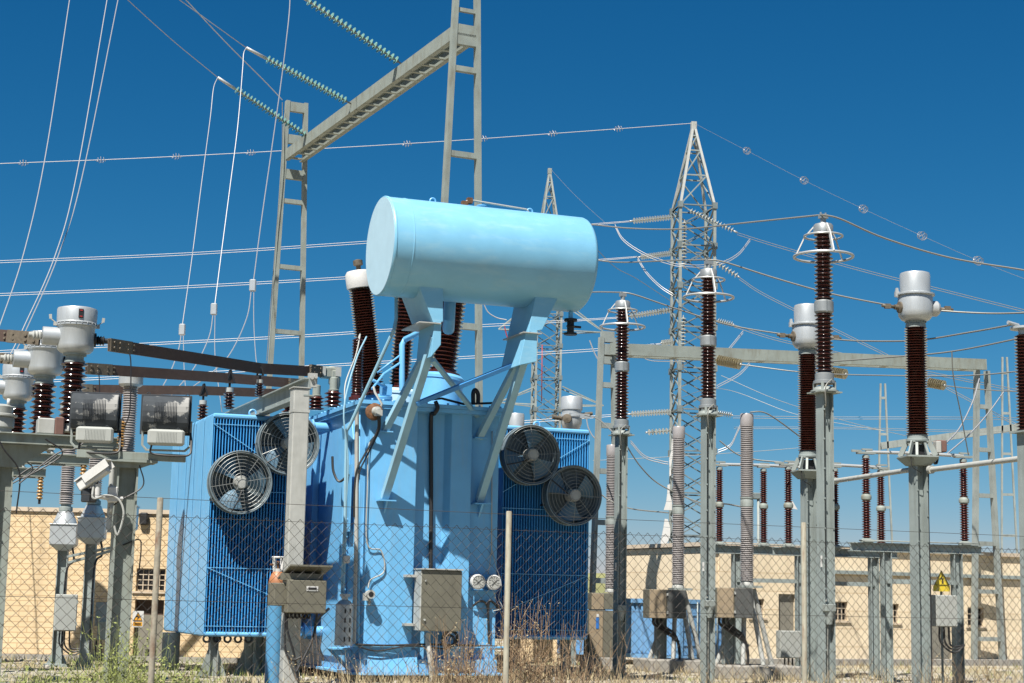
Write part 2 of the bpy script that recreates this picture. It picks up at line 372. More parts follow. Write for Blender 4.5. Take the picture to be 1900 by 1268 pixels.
# base skirt, rails and wheels
m = M(); m.prism([(-.10, .1), (.1, -.14), (xr + .1, -.14), (xr + .1, DEP), (-.1, DEP)], .14, .19)
m.extrude([(.2, -.12, .19), (.2, 0, zb + .2), (.2, 0, .19)], (1.0, 0, 0)); m.prism([(.06, .02), (xr - .05, .02), (xr - .05, DEP - .1), (.06, DEP - .1)], .19, zb + .02)
m.box((xr / 2, -.03, TP(760, 1200, -.05).z), (xr + .16, .10, .035)); m.box((-.22, .55, .62), (.34, .5, .04))
m.extrude([(-.38, .35, .6), (0, .35, .6), (0, .35, .22)], (0, .03, 0)); m.extrude([(-.38, .75, .6), (0, .75, .6), (0, .75, .22)], (0, .03, 0))
m.build('base_frame', BLUE, TR, .008)
for x in (.55, xr - .5):
    for y in (.25, DEP - .4): M().lathe([(.02, -.08), (.15, -.08), (.15, .05), (.18, .05), (.18, .08), (.02, .08)], (x, y, .09), 18, (1, 0, 0)).build('wheel', RUST, TR)
# --- conservator (expansion oil tank) and its stand
yc = -1.4
cL = TP(705, 457, yc); cRt = TP(1077, 488, yc); Rc = (TP(716, 367, yc).z - TP(702, 548, yc).z) / 2 * .995; Lc = cRt.x - cL.x; zc = (TP(716, 367, yc).z + TP(702, 548, yc).z) / 2
m = M(); m.lathe([(.05, 0.004), (Rc, .004), (Rc + .012, .02), (Rc + .012, .05), (Rc, .06), (Rc, .375), (Rc + .007, .38), (Rc + .007, .40), (Rc, .405), (Rc, Lc - .09), (Rc * .985, Lc - .05), (Rc * .93, Lc), (Rc * .80, Lc + .035), (Rc * .5, Lc + .065), (.02, Lc + .075)], (cL.x, yc, zc), 72, (1, 0, 0))
cons = m.build('conservator_tank', BLUEC, TR)
m = M(); m.lathe([(.02, -.004), (Rc * .985, -.004), (Rc * .985, .003)], (cL.x, yc, zc), 72, (1, 0, 0)); m.build('end_cover', BLUEL, cons)  # paler than the tank: the sunlight on this cap is put into its colour
for px in (803, 983):
    p = TP(px, 372 if px < 900 else 391, yc); M().torus((p.x, yc, zc + Rc + .035), .055, .018, (0, 1, 0), 18, 6).build('lifting_lug', BLUE, cons)
p0 = TP(862, 379, yc); p1 = TP(985, 395, yc)
m = M(); m.tube([(p0.x, yc, zc + Rc - .05), (p0.x, yc, zc + Rc + .08), (p0.x + .08, yc, zc + Rc + .13), (p0.x + .2, yc, zc + Rc + .13), (p1.x - .1, yc, zc + Rc + .07), (p1.x, yc, zc + Rc - .03)], .02, 8)
m.build('vent_pipe', PALE, cons)
m = M(); m.box((p0.x, yc, zc + Rc + .05), (.12, .1, .1)); m.box((p0.x + .1, yc, zc + Rc + .12), (.1, .11, .11)); m.build('pipe_elbow', RUST, cons)
m = M(); x = TP(894, 380, yc).x; m.cyl((x, yc, zc + Rc - .04), (x, yc, zc + Rc + .035), .085, 16); m.cyl((x, yc, zc + Rc + .03), (x, yc, zc + Rc + .05), .11, 16); m.build('filler_cap', BLUE, cons)
m = M(); x = TP(1059, 580, yc).x; m.cyl((x, yc, zc - Rc - .22), (x, yc, zc - Rc + .1), .045, 10); m.build('drain_pipe', BLUE, cons)
m = M(); q = zc - Rc - .3
m.lathe([(.03, -.17), (.13, -.17), (.13, -.13), (.07, -.12), (.07, -.02), (.09, 0), (.07, .03), (.07, .1), (.13, .1), (.13, .15), (.03, .15)], (x, yc, q), 14); m.cyl((x, yc, q), (x + .22, yc, q), .025, 8); m.build('drain_valve', BLACK, cons)
# saddles: front plate facing front, dark plate facing left
def saddle(fp, depth, name='saddle'):
    yf = yc - Rc * .52; pts = [TP(px, py, yf) for px, py in fp]; m = M(); k = len(pts)
    hi = zc - math.sqrt(max(Rc * Rc - (.52 * Rc) ** 2, 0)) + .02
    pts[0].z = pts[1].z = hi
    m.extrude(pts, (0, depth, 0)); return m.build(name, BLUEC, TR, .006)
s1 = saddle([(777, 540), (822, 540), (822, 597), (804, 599)], 1.15)
s2 = saddle([(994, 557), (1035, 562), (1006, 612), (980, 617)], 1.15)
yf = yc - Rc * .52
m = M(); a = [TP(px, py, yf) for px, py in [(976, 618), (997, 613), (996, 671), (963, 678)]]; m.extrude(a, (0, 1.0, 0)); m.build('lower_saddle', BLUEC, TR, .006)
m = M(); a = [TP(px, py, yf) for px, py in [(806, 599), (819, 597), (818, 640), (800, 662)]]; m.extrude(a, (0, .9, 0)); m.build('lower_saddle', BLUEC, TR, .006)
m = M()
for px0, px1, py in ((775, 822, 598), (968, 1008, 617)):
    a, b = TP(px0, py, yf), TP(px1, py, yf); m.box(((a.x + b.x) / 2 - .02, yf + .5, a.z), ((b.x - a.x) * .86, 1.12, .02))
m.build('saddle_plate', PALE, TR)
def strut(a, ya, b, yb, w=.17, mt=BLUEG, name='strut'):
    p, q = TP(*a, ya), TP(*b, yb); return M().beam(p, q, w, w, (1, 0, 0)).build(name, mt, TR, .006)
strut((713, 925), -.02, (806, 625), yf + .1, .145); strut((714, 800), -.02, (797, 640), yf + 1.0, .13)
strut((889, 930), .24, (981, 640), yf + .1, .145); strut((889, 812), .24, (958, 678), yf + .85, .13)
strut((803, 668), yf + .12, (886, 772), .2, .085, BLUEG, 'cross_brace'); strut((772, 750), yf + .75, (955, 676), yf + .45, .085, BLUED, 'cross_brace')
m = M()
for px, py, y in ((713, 927, 0), (889, 933, .28)):
    a = TP(px, py, y); m.box((a.x, y - .12, a.z - .03), (.34, .26, .025)); m.extrude([(a.x - .02, y, a.z - .04), (a.x - .02, y - .22, a.z - .04), (a.x - .02, y, a.z - .3)], (.04, 0, 0))
for px, py, y in ((714, 800, 0), (889, 812, .28)):
    a = TP(px, py, y); m.box((a.x, y - .06, a.z - .02), (.26, .16, .025))
m.build('strut_bracket', BLUE, TR)
m = M(); m.tube([TP(735, 548, yc + .5), TP(735, 592, yc + .3), TP(731, 612, yc + .2), TP(650, 788, -.1), TP(643, 800, -.03), TP(640, 1000, -.03), TP(636, 1110, -.03)], .034, 8); m.build('breather_pipe', BLUEG, TR)
m = M(); m.tube(spl([TP(680, 625, .6), TP(660, 670, .3), TP(638, 760, -.1), TP(646, 860, -.05), TP(637, 1000, -.05), TP(633, 1100, -.05)], 6), .016, 6); m.build('thin_pipe', BLUEG, TR)
m = M(); m.tube([TP(835, 556, yc + .6), TP(833, 590, yc + .6), TP(832, 612, yc + 1.0)], .12, 12); m.build('oil_pipe', BLUE, TR)
m = M(); m.tube([TP(746, 725, .9), TP(746, 640, .9), TP(752, 630, .9), TP(790, 612, .2)], .06, 12); m.build('oil_pipe', BLUE, TR)
m = M(); m.tube([TP(700, 692, .9), TP(742, 660, .9)], .022, 6); m.tube([TP(690, 722, .4), TP(712, 694, .8), TP(745, 672, .9)], .022, 6); m.tube([TP(690, 705, .5), TP(722, 722, .9)], .035, 8)
m.box(TP(716, 724, .9), (.2, .2, .22)); m.build('pipe_bracket', BLUE, TR)
# --- high voltage bushings
def bushing(b, t, y, y2, rs, n, cap=None, tur=None, mt=BROWN):
    p, q = TP(*b, y), TP(*t, y2); ax = (q - p); L = ax.length; ax.normalize()
    m = M().lathe(sheds(0, L, n, rs * .74, rs), p, 24, ax); o = m.build('bushing', mt, TR)
    M().lathe([(rs * .5, -.1), (rs * 1.25, -.1), (rs * 1.25, -.03), (rs * .95, -.02), (rs * .9, .05)], p, 20, ax).build('flange', RED, o)
    if cap:
        M().lathe([(rs * .8, -.05), (rs * 1.12, -.04), (rs * 1.15, .02), (rs * 1.15, cap - .06), (rs * 1.0, cap), (rs * .3, cap + .02)], q, 22, ax).build('cap', WHITE, o)
        M().lathe([(.05, 0), (.05, .1), (.1, .12), (.1, .22), (.04, .24)], q + ax * (cap + .01), 12, ax).build('terminal', BRONZE, o)
    if tur:
        r, h, mt2 = tur; M().lathe([(r, -h), (r, -.12), (r * 1.04, -.12), (r * 1.04, -.06), (r * .9, 0), (rs, .02)], p - ax * .08, 28, ax).build('turret', mt2, o)
    return o
bushing((691, 728), (669, 532), 1.7, 1.7, .255, 40, .32, (.38, .30, BLUE))
bushing((741, 718), (757, 520), 2.4, 2.4, .23, 30, .3, (.5, .4, BLUEL))
bushing((822, 690), (851, 470), 1.9, 1.9, .30, 30, .3, (.46, .75, BLUE))
bushing((662, 735), (665, 630), .9, .9, .13, 20, None, None, BROWN)
m = M().tube(spl([TP(665, 628, .9), TP(668, 622, .9), TP(660, 660, .5), TP(641, 712, .1), TP(640, 760, -.05)], 5), .014, 6); m.build('lead', PALE, TR)
# low voltage bushings along the left edge
for px, py, pyt, y in ((618, 757, 702, 2.2), (586, 762, 716, 3.5), (537, 775, 722, 5.4)):
    p, q = TP(px, py, y), TP(px, pyt, y); h = (q.z - p.z)
    o = M().lathe(sheds(0, h * .55, 4, .11, .19), p, 18).build('low_voltage_bushing', RED, TR)
    M().lathe([(.11, h * .55), (.12, h * .6), (.09, h * .62), (.09, h), (.05, h + .02)], p, 12).build('terminal_stem', STEELW, o)
# --- top clutter
m = M()
m.tube([TP(775, 747, 0) + V((0, .02, .03)), TP(820, 744, .0) + V((0, .02, .05)), TP(860, 750, 0), TP(920, 748, 0)], .025, 6)
m.tube(spl([TP(878, 748, .2), TP(878, 730, .2), TP(882, 724, .2), TP(887, 732, .2), TP(887, 750, .2)], 4), .045, 8); m.build('top_cabling', BLACK, TR)
m = M(); m.tube(spl([TP(808, 745, -.13), TP(812, 757, -.16), TP(806, 768, -.1), TP(800, 776, .2), TP(800, 900, .22), TP(799, 1058, .2)], 6), .043, 8); m.build('black_hose', BLACK, TR)
# rusty round junction on the corner
p = TP(694, 764, -.12)
m = M(); m.lathe([(.02, -.08), (.13, -.08), (.17, -.05), (.17, .02), (.13, .05), (.02, .06)], p, 20, (-.3, -1, .1)); m.build('valve_flange', RUST, TR)
m = M(); m.lathe([(.02, .05), (.09, .05), (.09, .14), (.04, .16)], p, 14, (.3, -1, 0)); m.box(p + V((.05, -.14, -.04)), (.14, .08, .12)); m.tube([p + V((.12, 0, .06)), p + V((.15, 0, .16)), p + V((.02, .05, .38)), p + V((0, .1, .5))], .025, 6); m.build('valve_body', PALE, TR)
m = M(); m.tube(spl([p + V((.04, -.16, -.1)), TP(700, 800, -.2), TP(676, 845, -.12), TP(663, 870, -.1), TP(658, 905, -.08), TP(657, 960, -.07)], 6), .02, 6)
m.tube(spl([p + V((.08, -.16, -.1)), TP(703, 800, -.18), TP(680, 848, -.1), TP(666, 880, -.08), TP(662, 930, -.06)], 6), .016, 6); m.build('cable', BLACK, TR)
m = M(); m.tube([TP(662, 760, -.06), TP(661, 1000, -.06), TP(657, 1195, -.06)], .04, 8); m.build('conduit', PALE, TR)
m = M(); m.tube([TP(667, 770, -.05), TP(665, 1200, -.05)], .02, 6); m.build('conduit', BLUE, TR)
m = M(); m.tube(spl([TP(694, 810, -.05), TP(684, 830, -.05), TP(682, 900, -.05), TP(681, 1008, -.05), TP(707, 1022, -.06), TP(713, 1060, -.06), TP(688, 1076, -.06), TP(683, 1092, -.08)], 6), .014, 6); m.build('sensor_cable', PALE, TR)
p = TP(683, 1103, -.06); m = M(); m.lathe([(.02, 0), (.07, 0), (.08, .08), (.06, .16), (.085, .16), (.085, .2), (.02, .2)], p, 14, (0, -1, 0)); m.box(p + V((-.07, -.1, -.05)), (.1, .1, .14)); m.cyl(p + V((0, -.1, -.1)), p + V((0, -.1, -.2)), .03, 8); m.build('sampling_valve', PALE, TR)
M().cyl(p + V((0, -.201, 0)), p + V((0, -.206, 0)), .05, 12).build('valve_opening', BLACK, TR)
# silver breather cylinder and its little box
p = TP(637, 1198, -.18); q = TP(637, 1122, -.18); h = q.z - p.z
m = M(); m.lathe([(.03, -.0), (.17, 0), (.17, h), (.1, h + .07), (.06, h + .09), (.06, h + .14), (.1, h + .15), (.1, h + .2), (.03, h + .21)], p, 24); b = m.build('breather', ALU, TR)
m = M()
for i in range(4):
    for a in (-1.75, -1.15): d = V((math.cos(a), math.sin(a), 0)); m.box(p + d * .17 + V((0, 0, .12 + i * h * .23)), (.03, .012, .09), V((-d.y, d.x, 0)), d)
m.build('slot', BLACK, b)
p = TP(643, 1038, -.08); M().rbox(p, (.12, .1, .15), .015).build('junction_box', WHITE, TR)
# gauges
for px, py in ((885, 1080), (914, 1081)):
    p = TP(px, py, .12); m = M().lathe([(.02, 0), (.15, 0), (.15, .09), (.125, .1), (.125, .085), (.02, .085)], p, 26, (0, -1, 0)); g = m.build('gauge', WHITE, TR)
    M().cyl(p + V((0, -.086, 0)), p + V((0, -.092, 0)), .12, 24).build('dial', PALE, g)
    m = M()
    for k in range(9): a = R(-40 + k * 32.5); c = p + V((math.cos(a) * .095, -.094, math.sin(a) * .095)); m.box(c, (.03, .004, .008), V((math.cos(a), 0, math.sin(a))), V((0, 1, 0)), V((-math.sin(a), 0, math.cos(a))))
    m.beam(p + V((-.05, -.095, -.05)), p + V((.07, -.095, .06)), .014, .004); m.beam(p + V((-.06, -.095, .05)), p + V((.05, -.095, -.05)), .008, .004); m.build('needle', BLACK, g)
m = M(); m.box((TP(900, 1095, .2).x, .2, TP(900, 1096, .2).z), (.5, .14, .02)); m.build('gauge_shelf', BLUED, TR)
m = M(); m.tube(spl([TP(912, 1020, .24), TP(908, 1050, .2), TP(905, 1066, .15)], 4), .009, 5); m.tube(spl([TP(913, 1020, .24), TP(920, 1050, .2), TP(930, 1085, .15), TP(925, 1110, .15), TP(932, 1128, .15), TP(915, 1134, .2)], 5), .009, 5)
m.tube([TP(913, 800, .24), TP(912, 1030, .24)], .012, 5); m.build('capillary_tube', PALE, TR)
m = M(); m.tube(spl([TP(877, 1125, .22), TP(890, 1116, .15), TP(903, 1122, .18), TP(906, 1150, .22), TP(908, 1196, .2)], 6), .024, 6); m.tube(spl([TP(925, 1128, .22), TP(912, 1116, .15), TP(906, 1124, .18), TP(907, 1190, .2)], 6), .024, 6)
m.tube(spl([TP(660, 1196, -.1), TP(720, 1198, -.12), TP(800, 1196, -.1), TP(922, 1200, -.05)], 6), .022, 6); m.tube(spl([TP(665, 1200, -.12), TP(700, 1208, -.12), TP(760, 1199, -.12), TP(830, 1205, -.12)], 6), .016, 6); m.build('floor_cable', BLACK, TR)
# control cabinet on the front
a, b = TP(779, 1171, -.5), TP(857, 1059, -.5); m = M(); m.rbox(((a.x + b.x) / 2, -.27, (a.z + b.z) / 2), (b.x - a.x, .42, b.z - a.z), .012)
cab = m.build('control_cabinet', PALE, TR)
m = M(); m.rbox(((a.x + b.x) / 2 + .01, -.495, (a.z + b.z) / 2), (b.x - a.x - .01, .03, b.z - a.z - .02), .008); m.build('cabinet_door', CAB, cab)
m = M(); m.box(((a.x + b.x) / 2, -.3, b.z + .012), (b.x - a.x + .03, .5, .025)); m.build('cabinet_top', PALE, cab)
m = M()
for z in (.18, .82): m.lathe([(.01, 0), (.02, 0), (.02, .03), (.01, .03)], (a.x + .08, -.51, a.z + (b.z - a.z) * z), 8, (0, -1, 0)); m.box((a.x - .1, -.1, a.z + (b.z - a.z) * (z * 1.25 - .13)), (.22, .2, .05))
m.build('hinge_bracket', PALE, cab)
m = M(); m.tube(spl([TP(795, 1175, -.3), TP(794, 1190, -.3), TP(800, 1232, -.4), TP(803, 1275, -.4)], 5), .055, 8); m.build('cable_conduit', PALE, TR)
m = M(); m.torus(TP(835, 1185, -.1), .15, .03, (0, 1, .2), 18, 6); m.torus(TP(832, 1190, -.15), .12, .025, (.3, 1, .1), 18, 6); m.build('cable_coil', BLACK, TR)
# --- radiators
YRS = {-1: 2.15, 1: 1.6}
def radiator(x0, x1, zb, zt, units, ud, gap, side):
    root = None; n = 33; YR = YRS[side]
    for u in range(units):
        y0 = YR + u * (ud + gap); m = M(); px = (x1 - x0 - .05) / (n - 1)
        for i in range(n):
            x = x0 + .025 + i * px; t = .019
            m.rbox((x, y0 + ud / 2, (zt + zb) / 2 - .02), (t, ud, zt - zb - .16), .008)
        if u == 0: root = m.build('radiator', RADB, TR); o = root
        else: o = m.build('fin_bank', RADB, root)
        m = M()
        m.rbox(((x0 + x1) / 2, y0 + ud / 2, zt - .05), (x1 - x0 + .02, ud + .03, .10), .03); m.rbox(((x0 + x1) / 2, y0 + ud / 2, zb + .045), (x1 - x0 + .02, ud + .03, .09), .03)
        # outer skin of the end fins
        m.build('header', BLUE, root)
        m = M(); xs = x0 - .006 if side < 0 else x1 + .006
        m.rbox((xs, y0 + ud / 2, (zt + zb) / 2), (.014, ud - .01, zt - zb - .1), .005); m.build('end_panel', BLUE, root)
    m = M(); y = YR - .012
    for z in (zt - .22, zt - 1.55 if side < 0 else zt - 1.75, zb + 1.35, zb + .2): m.beam((x0, y, z), (x1, y, z), .012, .012)
    za, zb2 = (zt - .22, zt - 2.3); L, Rr = (x0, x1) if side < 0 else (x1, x0)
    m.beam((L, y - .01, za), (Rr, y - .01, za - 1.2), .012, .012); m.beam((L, y - .01, zb + 1.35), (Rr, y - .01, zb + .25 + .3), .012, .012)
    m.build('tie_rod', BLUE, root)
    m = M(); m.torus((x0 + (x1 - x0) * .42, YR + .2, zt + .06), .07, .022, (0, 1, 0), 16, 6); m.build('lifting_eye', BLUE, root)
    for i in range(5):
        if side < 0 or i == 1: M().torus((x0 + .08 + i * .21, YR + .1, zb - .05), .065, .024, (0, 1, 0), 16, 6).build('drain_ring', BLACK, root)
    m = M(); pw = 1 if side < 0 else -1; xi = x1 if side < 0 else x0; xt = 0 if side < 0 else xr
    for z in (zt - .12, zb + .12):
        for y in (YR + .5, YR + 3.2): m.cyl((xi - pw * .15, y, z), (xt, y, z), .10, 14); m.cyl((xi + pw * .16, y, z), (xi + pw * .2, y, z), .16, 14)
    m.build('header_pipe', BLUE, root)
    return root
YL, YR = 2.15, 1.6
lx0 = TP(391, 900, YL).x; lx1 = TP(570, 900, YL).x; rx1 = TP(1092, 950, YR).x; rx0 = rx1 - (lx1 - lx0)
lzt = TP(391, 766, YL).z; lzb = TP(386, 1181, YL).z; rzt = TP(1093, 798, YR).z; rzb = TP(1090, 1188, YR).z
radL = radiator(lx0, lx1, lzb, lzt, 5, .86, .07, -1); radR = radiator(rx0, rx1, rzb, rzt, 5, .87, .055, 1)
# --- fans (built once, copied)
def fan_blade(a):
    m = M(); vs = []; k = 6
    for s in range(2):
        for i in range(k + 1):
            r = .13 + .42 * i / k
            for j in (-1, 0, 1):
                th = a + j * (.42 + .10 * i / k) ; y = .02 - j * .075 * (1 - .3 * i / k) - .03 * (1 - j * j) + s * .008
                vs.append((r * math.cos(th), y, r * math.sin(th)))
    n1 = (k + 1) * 3; fs = []
    for i in range(k):
        for j in range(2): q = i * 3 + j; fs += [(q, q + 1, q + 4, q + 3), (n1 + q, n1 + q + 3, n1 + q + 4, n1 + q + 1)]
    for i in range(k): fs += [(i * 3, i * 3 + 3, n1 + i * 3 + 3, n1 + i * 3), (i * 3 + 2, n1 + i * 3 + 2, n1 + i * 3 + 5, i * 3 + 5)]
    fs.append((k * 3, k * 3 + 1, n1 + k * 3 + 1, n1 + k * 3)); fs.append((k * 3 + 1, k * 3 + 2, n1 + k * 3 + 2, n1 + k * 3 + 1))
    return m.add(vs, fs, True)
FR_ = .60
fan_data = []
m = M(); m.lathe([(FR_ - .015, .15), (FR_ - .015, -.13), (FR_ + .02, -.17), (FR_ + .03, -.16), (FR_, -.12), (FR_, .15), (FR_ - .015, .15)], (0, 0, 0), 56, (0, 1, 0)); m.torus((0, -.165, 0), FR_ + .02, .016, (0, 1, 0), 56, 8); m.torus((0, .12, 0), FR_ + .015, .016, (0, 1, 0), 56, 8)
casing = (m, 'cooling_fan', FANR)
g = M()
for k in range(8):
    r = .11 + k * .068; y = -.27 + .09 * (r / .6) ** 2; g.torus((0, y, 0), r, .0042, (0, 1, 0), 44, 5)
for k in range(8):
    a = R(22.5 + 45 * k); pts = [(r * math.cos(a), -.262 + .09 * (r / .6) ** 2, r * math.sin(a)) for r in (.09, .25, .42, .6)]; pts.append((.625 * math.cos(a), -.12, .625 * math.sin(a))); g.tube(pts, .0055, 5)
h = M(); h.lathe([(.02, .1), (.12, .1), (.135, .06), (.135, -.2), (.12, -.235), (.02, -.24)], (0, 0, 0), 20, (0, 1, 0))
st = M()
for a in (R(45), R(225)): st.beam((.13 * math.cos(a), .11, .13 * math.sin(a)), (.6 * math.cos(a), .12, .6 * math.sin(a)), .05, .02)
def make_fan(loc, rot, par):
    f = casing[0].build('cooling_fan', FANR, TR); f.location = loc; f.rotation_euler = (0, rot, 0)
    g.build('fan_guard', GUARD, f); h.build('fan_motor', PALE, f); st.build('motor_arm', FANR, f)
    for k in range(3): fan_blade(R(20 + 120 * k)).build('fan_blade', FAN, f)
    m = M(); 
    for a in (R(45), R(135), R(225), R(315)): m.beam((.6 * math.cos(a), .1, .6 * math.sin(a)), (.6 * math.cos(a), .34, .6 * math.sin(a)), .04, .02)
    m.tube(spl([(.05, -.2, -.12), (.02, -.25, -.35), (-.05, -.2, -.62)], 5), .014, 6); m.build('fan_bracket', BLACK, f)
    return f
yF = YR - .33
for px, py, rt in ((444, 896, .2), (533, 824, .75), (982, 845, 1.1), (1060, 920, 2.0)):
    make_fan(TP(px, py, (YL if px < 700 else YR) - .33), rt, TR)
# legs under the radiators
m = M()
for px, y in ((396, 2.35), (462, 3.0), (480, 3.7)):
    m = M(); p = TP(px, 1200, y); m.hsec(p.x, p.y, 0, lzb, .18, .16, .02, 0); m.extrude([(p.x - .28, p.y, 0), (p.x + .28, p.y, 0), (p.x + .09, p.y, .55), (p.x - .09, p.y, .55)], (0, .03, 0)); m.build('radiator_leg', STEEL, TR)
for px, y in ((1050, 2.0), (955, 2.4)):
    m = M(); p = TP(px, 1205, y); m.hsec(p.x, p.y, 0, rzb, .18, .16, .02, 0); m.build('radiator_leg', STEEL, TR)
LEGS = m
m = M(); p = TP(317, 1200, 5.2); m.cyl((p.x, p.y, 0), (p.x, p.y, lzb), .19, 18); m.build('round_radiator_leg', STEELB, TR)
m = M(); 
for z in (0.09,): m.tube(spl([TP(600, 1225, .8), TP(585, 1180, 1.1), TP(590, 1150, 1.2), TP(610, 1130, .8)], 5), .03, 6)
m.tube(spl([(-.14, .5, 4.0), (-.3, .6, 3.85), (-.4, .7, 4.05), (-.42, .75, 4.35)], 5), .025, 6); m.build('side_cable', BLACK, TR)
# ================================================================== setting
def sheet(name, x0, x1, y0, y1, z, mt):
    m = M(); m.add([(x0, y0, z), (x1, y0, z), (x1, y1, z), (x0, y1, z)], [(0, 1, 2, 3)]); o = m.build(name, mt); o['kind'] = 'structure'; return o
sheet('ground', -2500, 2500, -60, 4000, 0, GROUND)
m = M(); nx, ny = 90, 12; vs = []
for j in range(ny + 1):
    for i in range(nx + 1):
        x = -500 + 1000 * i / nx; y = 260 + 340 * j / ny; h = 8.6 * math.sin(PI * min(1, j / ny * .75)) ** .8 * (1 + .10 * math.sin(x * .013 + 1) + .05 * math.sin(x * .04)) - .3
        vs.append((x, y, h))
m.add(vs, [(j * (nx + 1) + i, j * (nx + 1) + i + 1, (j + 1) * (nx + 1) + i + 1, (j + 1) * (nx + 1) + i) for j in range(ny) for i in range(nx)], True)
o = m.build('hill', HILL); o['kind'] = 'structure'
# ================================================================== buildings
def frame_at(p, yaw):
    return Matrix.Translation(p) @ Matrix.Rotation(yaw, 4, 'Z')
class Face:
    # local frame on a wall: x along the wall, y into the building, z up
    def __init__(s, root): s.I = root.matrix_world.inverted(); s.e = s.I @ EYEP
    def p(s, px, py, y=0):
        d = s.I.to_3x3() @ ray(px, py); t = (y - s.e.y) / d.y; return s.e + d * t
def wall_with_holes(m, x0, x1, z1, y, holes, th=.3):
    # front skin cut into boxes around openings (holes: (xa, xb, za, zb) sorted by x)
    x = x0
    for xa, xb, za, zb in sorted(holes):
        m.box(((x + xa) / 2, y + th / 2, z1 / 2), (xa - x, th, z1))
        if za > 0: m.box(((xa + xb) / 2, y + th / 2, za / 2), (xb - xa, th, za))
        m.box(((xa + xb) / 2, y + th / 2, (zb + z1) / 2), (xb - xa, th, z1 - zb)); x = xb
    m.box(((x + x1) / 2, y + th / 2, z1 / 2), (x1 - x, th, z1))
def window(root, xa, xb, za, zb, nx, nz, y=.12):
    m = M(); m.box(((xa + xb) / 2, y + .05, (za + zb) / 2), (xb - xa, .02, zb - za)); w = m.build('window', GLS, root)
    m = M(); t = .02
    for i in range(nx + 1): x = xa + .02 + (xb - xa - .04) * i / nx; m.box((x, y - .03, (za + zb) / 2), (t, .03, zb - za))
    for i in range(nz + 1): z = za + .02 + (zb - za - .04) * i / nz; m.box(((xa + xb) / 2, y - .033, z), (xb - xa - .01, .028, t))
    m.build('grille', TRIM, w)
    m = M(); m.box(((xa + xb) / 2, .05, za - .03), (xb - xa + .16, .18, .045)); m.build('sill', TRIM, w)
# left building
p0 = at(-120, 1224, 41.0); LB = thing('block_building', 'tan concrete block building with barred window over a shaded brown shutter and grey door', 'building', (p0.x, 41.0, 0), R(2.5))
F = Face(LB); H = F.p(140, 950).z; L = F.p(905, 1100).x
wx0, wx1 = F.p(253, 1075).x, F.p(296, 1075).x; wz0, wz1 = F.p(265, 1097).z, F.p(265, 1055).z
dx0, dx1 = F.p(250, 1150).x, F.p(303, 1150).x; dz1 = F.p(265, 1113).z
m = M(); wall_with_holes(m, 0, L, H, 0, [(min(wx0, dx0), max(wx1, dx1), 0, wz1)])
xa, xb = min(wx0, dx0), max(wx1, dx1); m.box(((xa + xb) / 2, .15, (wz0 + dz1) / 2), (xb - xa, .3, wz0 - dz1)); m.box((L / 2, 4, H / 2), (L, 7.4, H - .02)); m.build('wall', WALL, LB)
window(LB, xa, xb, wz0, wz1, 5, 4)
dzm = F.p(265, 1141).z; m = M(); m.box(((xa + xb) / 2, .2, dzm / 2), (xb - xa, .06, dzm)); d = m.build('door', DOORB, LB); M().box(((xa + xb) / 2, .22, (dzm + dz1) / 2), (xb - xa, .06, dz1 - dzm)).build('recess', RECESS, d)  # dark brown panel above the door has the recess shade painted in
m = M(); m.box((L / 2, 3.85, H + .04), (L + .1, 7.8, .10)); m.build('roof', TRIM, LB)
m = M(); m.box((L / 2, -.06, .04), (L, .14, .16)); m.build('footing', CONC, LB)
p = F.p(267, 963, -.06); m = M(); m.rbox(p, (.2, .16, .3), .03); m.build('wall_lamp', BLACK, LB)
# sign on the door post: white plate with orange triangle
def tri_sign(root_name, label, c, w, h, yaw, mode):
    s = thing(root_name, label, 'sign', c, yaw)
    if mode == 'white':
        M().box((0, 0, 0), (w, .012, h)).build('plate', WHITE, s)
        M().extrude([(-w * .4, -.008, -h * .08), (w * .4, -.008, -h * .08), (0, -.008, h * .42)], (0, -.004, 0)).build('triangle', ORANGE, s)
        M().box((0, -.010, -h * .3), (w * .84, .006, h * .24)).build('text_panel', ORANGE, s)
        T = (0, h * .08, h * .4); b = .02
        m = M(); m.beam((-w * .4, -.013, -h * .08), (w * .4, -.013, -h * .08), b, .006); m.beam((-w * .4, -.013, -h * .08), (0, -.013, h * .42), b, .006); m.beam((w * .4, -.013, -h * .08), (0, -.013, h * .42), b, .006)
        for z in (-.25, -.33): m.beam((-w * .3, -.015, h * z), (w * .3, -.015, h * z), .022, .004)
        m.extrude([(.02, -.014, h * .3), (-.06, -.014, h * .12), (.0, -.014, h * .13), (-.02, -.014, -.01), (.05, -.014, h * .17), (.0, -.014, h * .17)], (0, -.003, 0)); m.build('lightning_mark', BLACK, s)
    else:
        zb = -h * .22
        M().extrude([(-w / 2, 0, -h / 2), (w / 2, 0, -h / 2), (w / 2, 0, zb - .01), (w * .46, 0, zb), (0, 0, h / 2), (-w * .46, 0, zb), (-w / 2, 0, zb - .01)], (0, .012, 0)).build('plate', YELLOW, s)
        m = M(); b = .018
        P = [(-w * .44, -.003, zb + .01), (w * .44, -.003, zb + .01), (0, -.003, h * .48)]
        for i in range(3): m.beam(P[i], P[(i + 1) % 3], b, .006)
        m.extrude([(.04, -.003, h * .34), (-.05, -.003, h * .06), (.0, -.003, h * .09), (.015, -.003, -h * .03), (.0, -.003, -h * .03), (.022, -.003, -h * .17), (.045, -.003, -h * .03), (.03, -.003, -h * .03), (.045, -.003, h * .14), (.0, -.003, h * .11)], (0, -.003, 0)); m.build('lightning_mark', BLACK, s)
    return s
c = at(256, 1149, 40.85); tri_sign('warning_sign', 'small white warning sign with orange triangle beside the grey door of the tan block building', c, .26, .38, R(2.5), 'white')
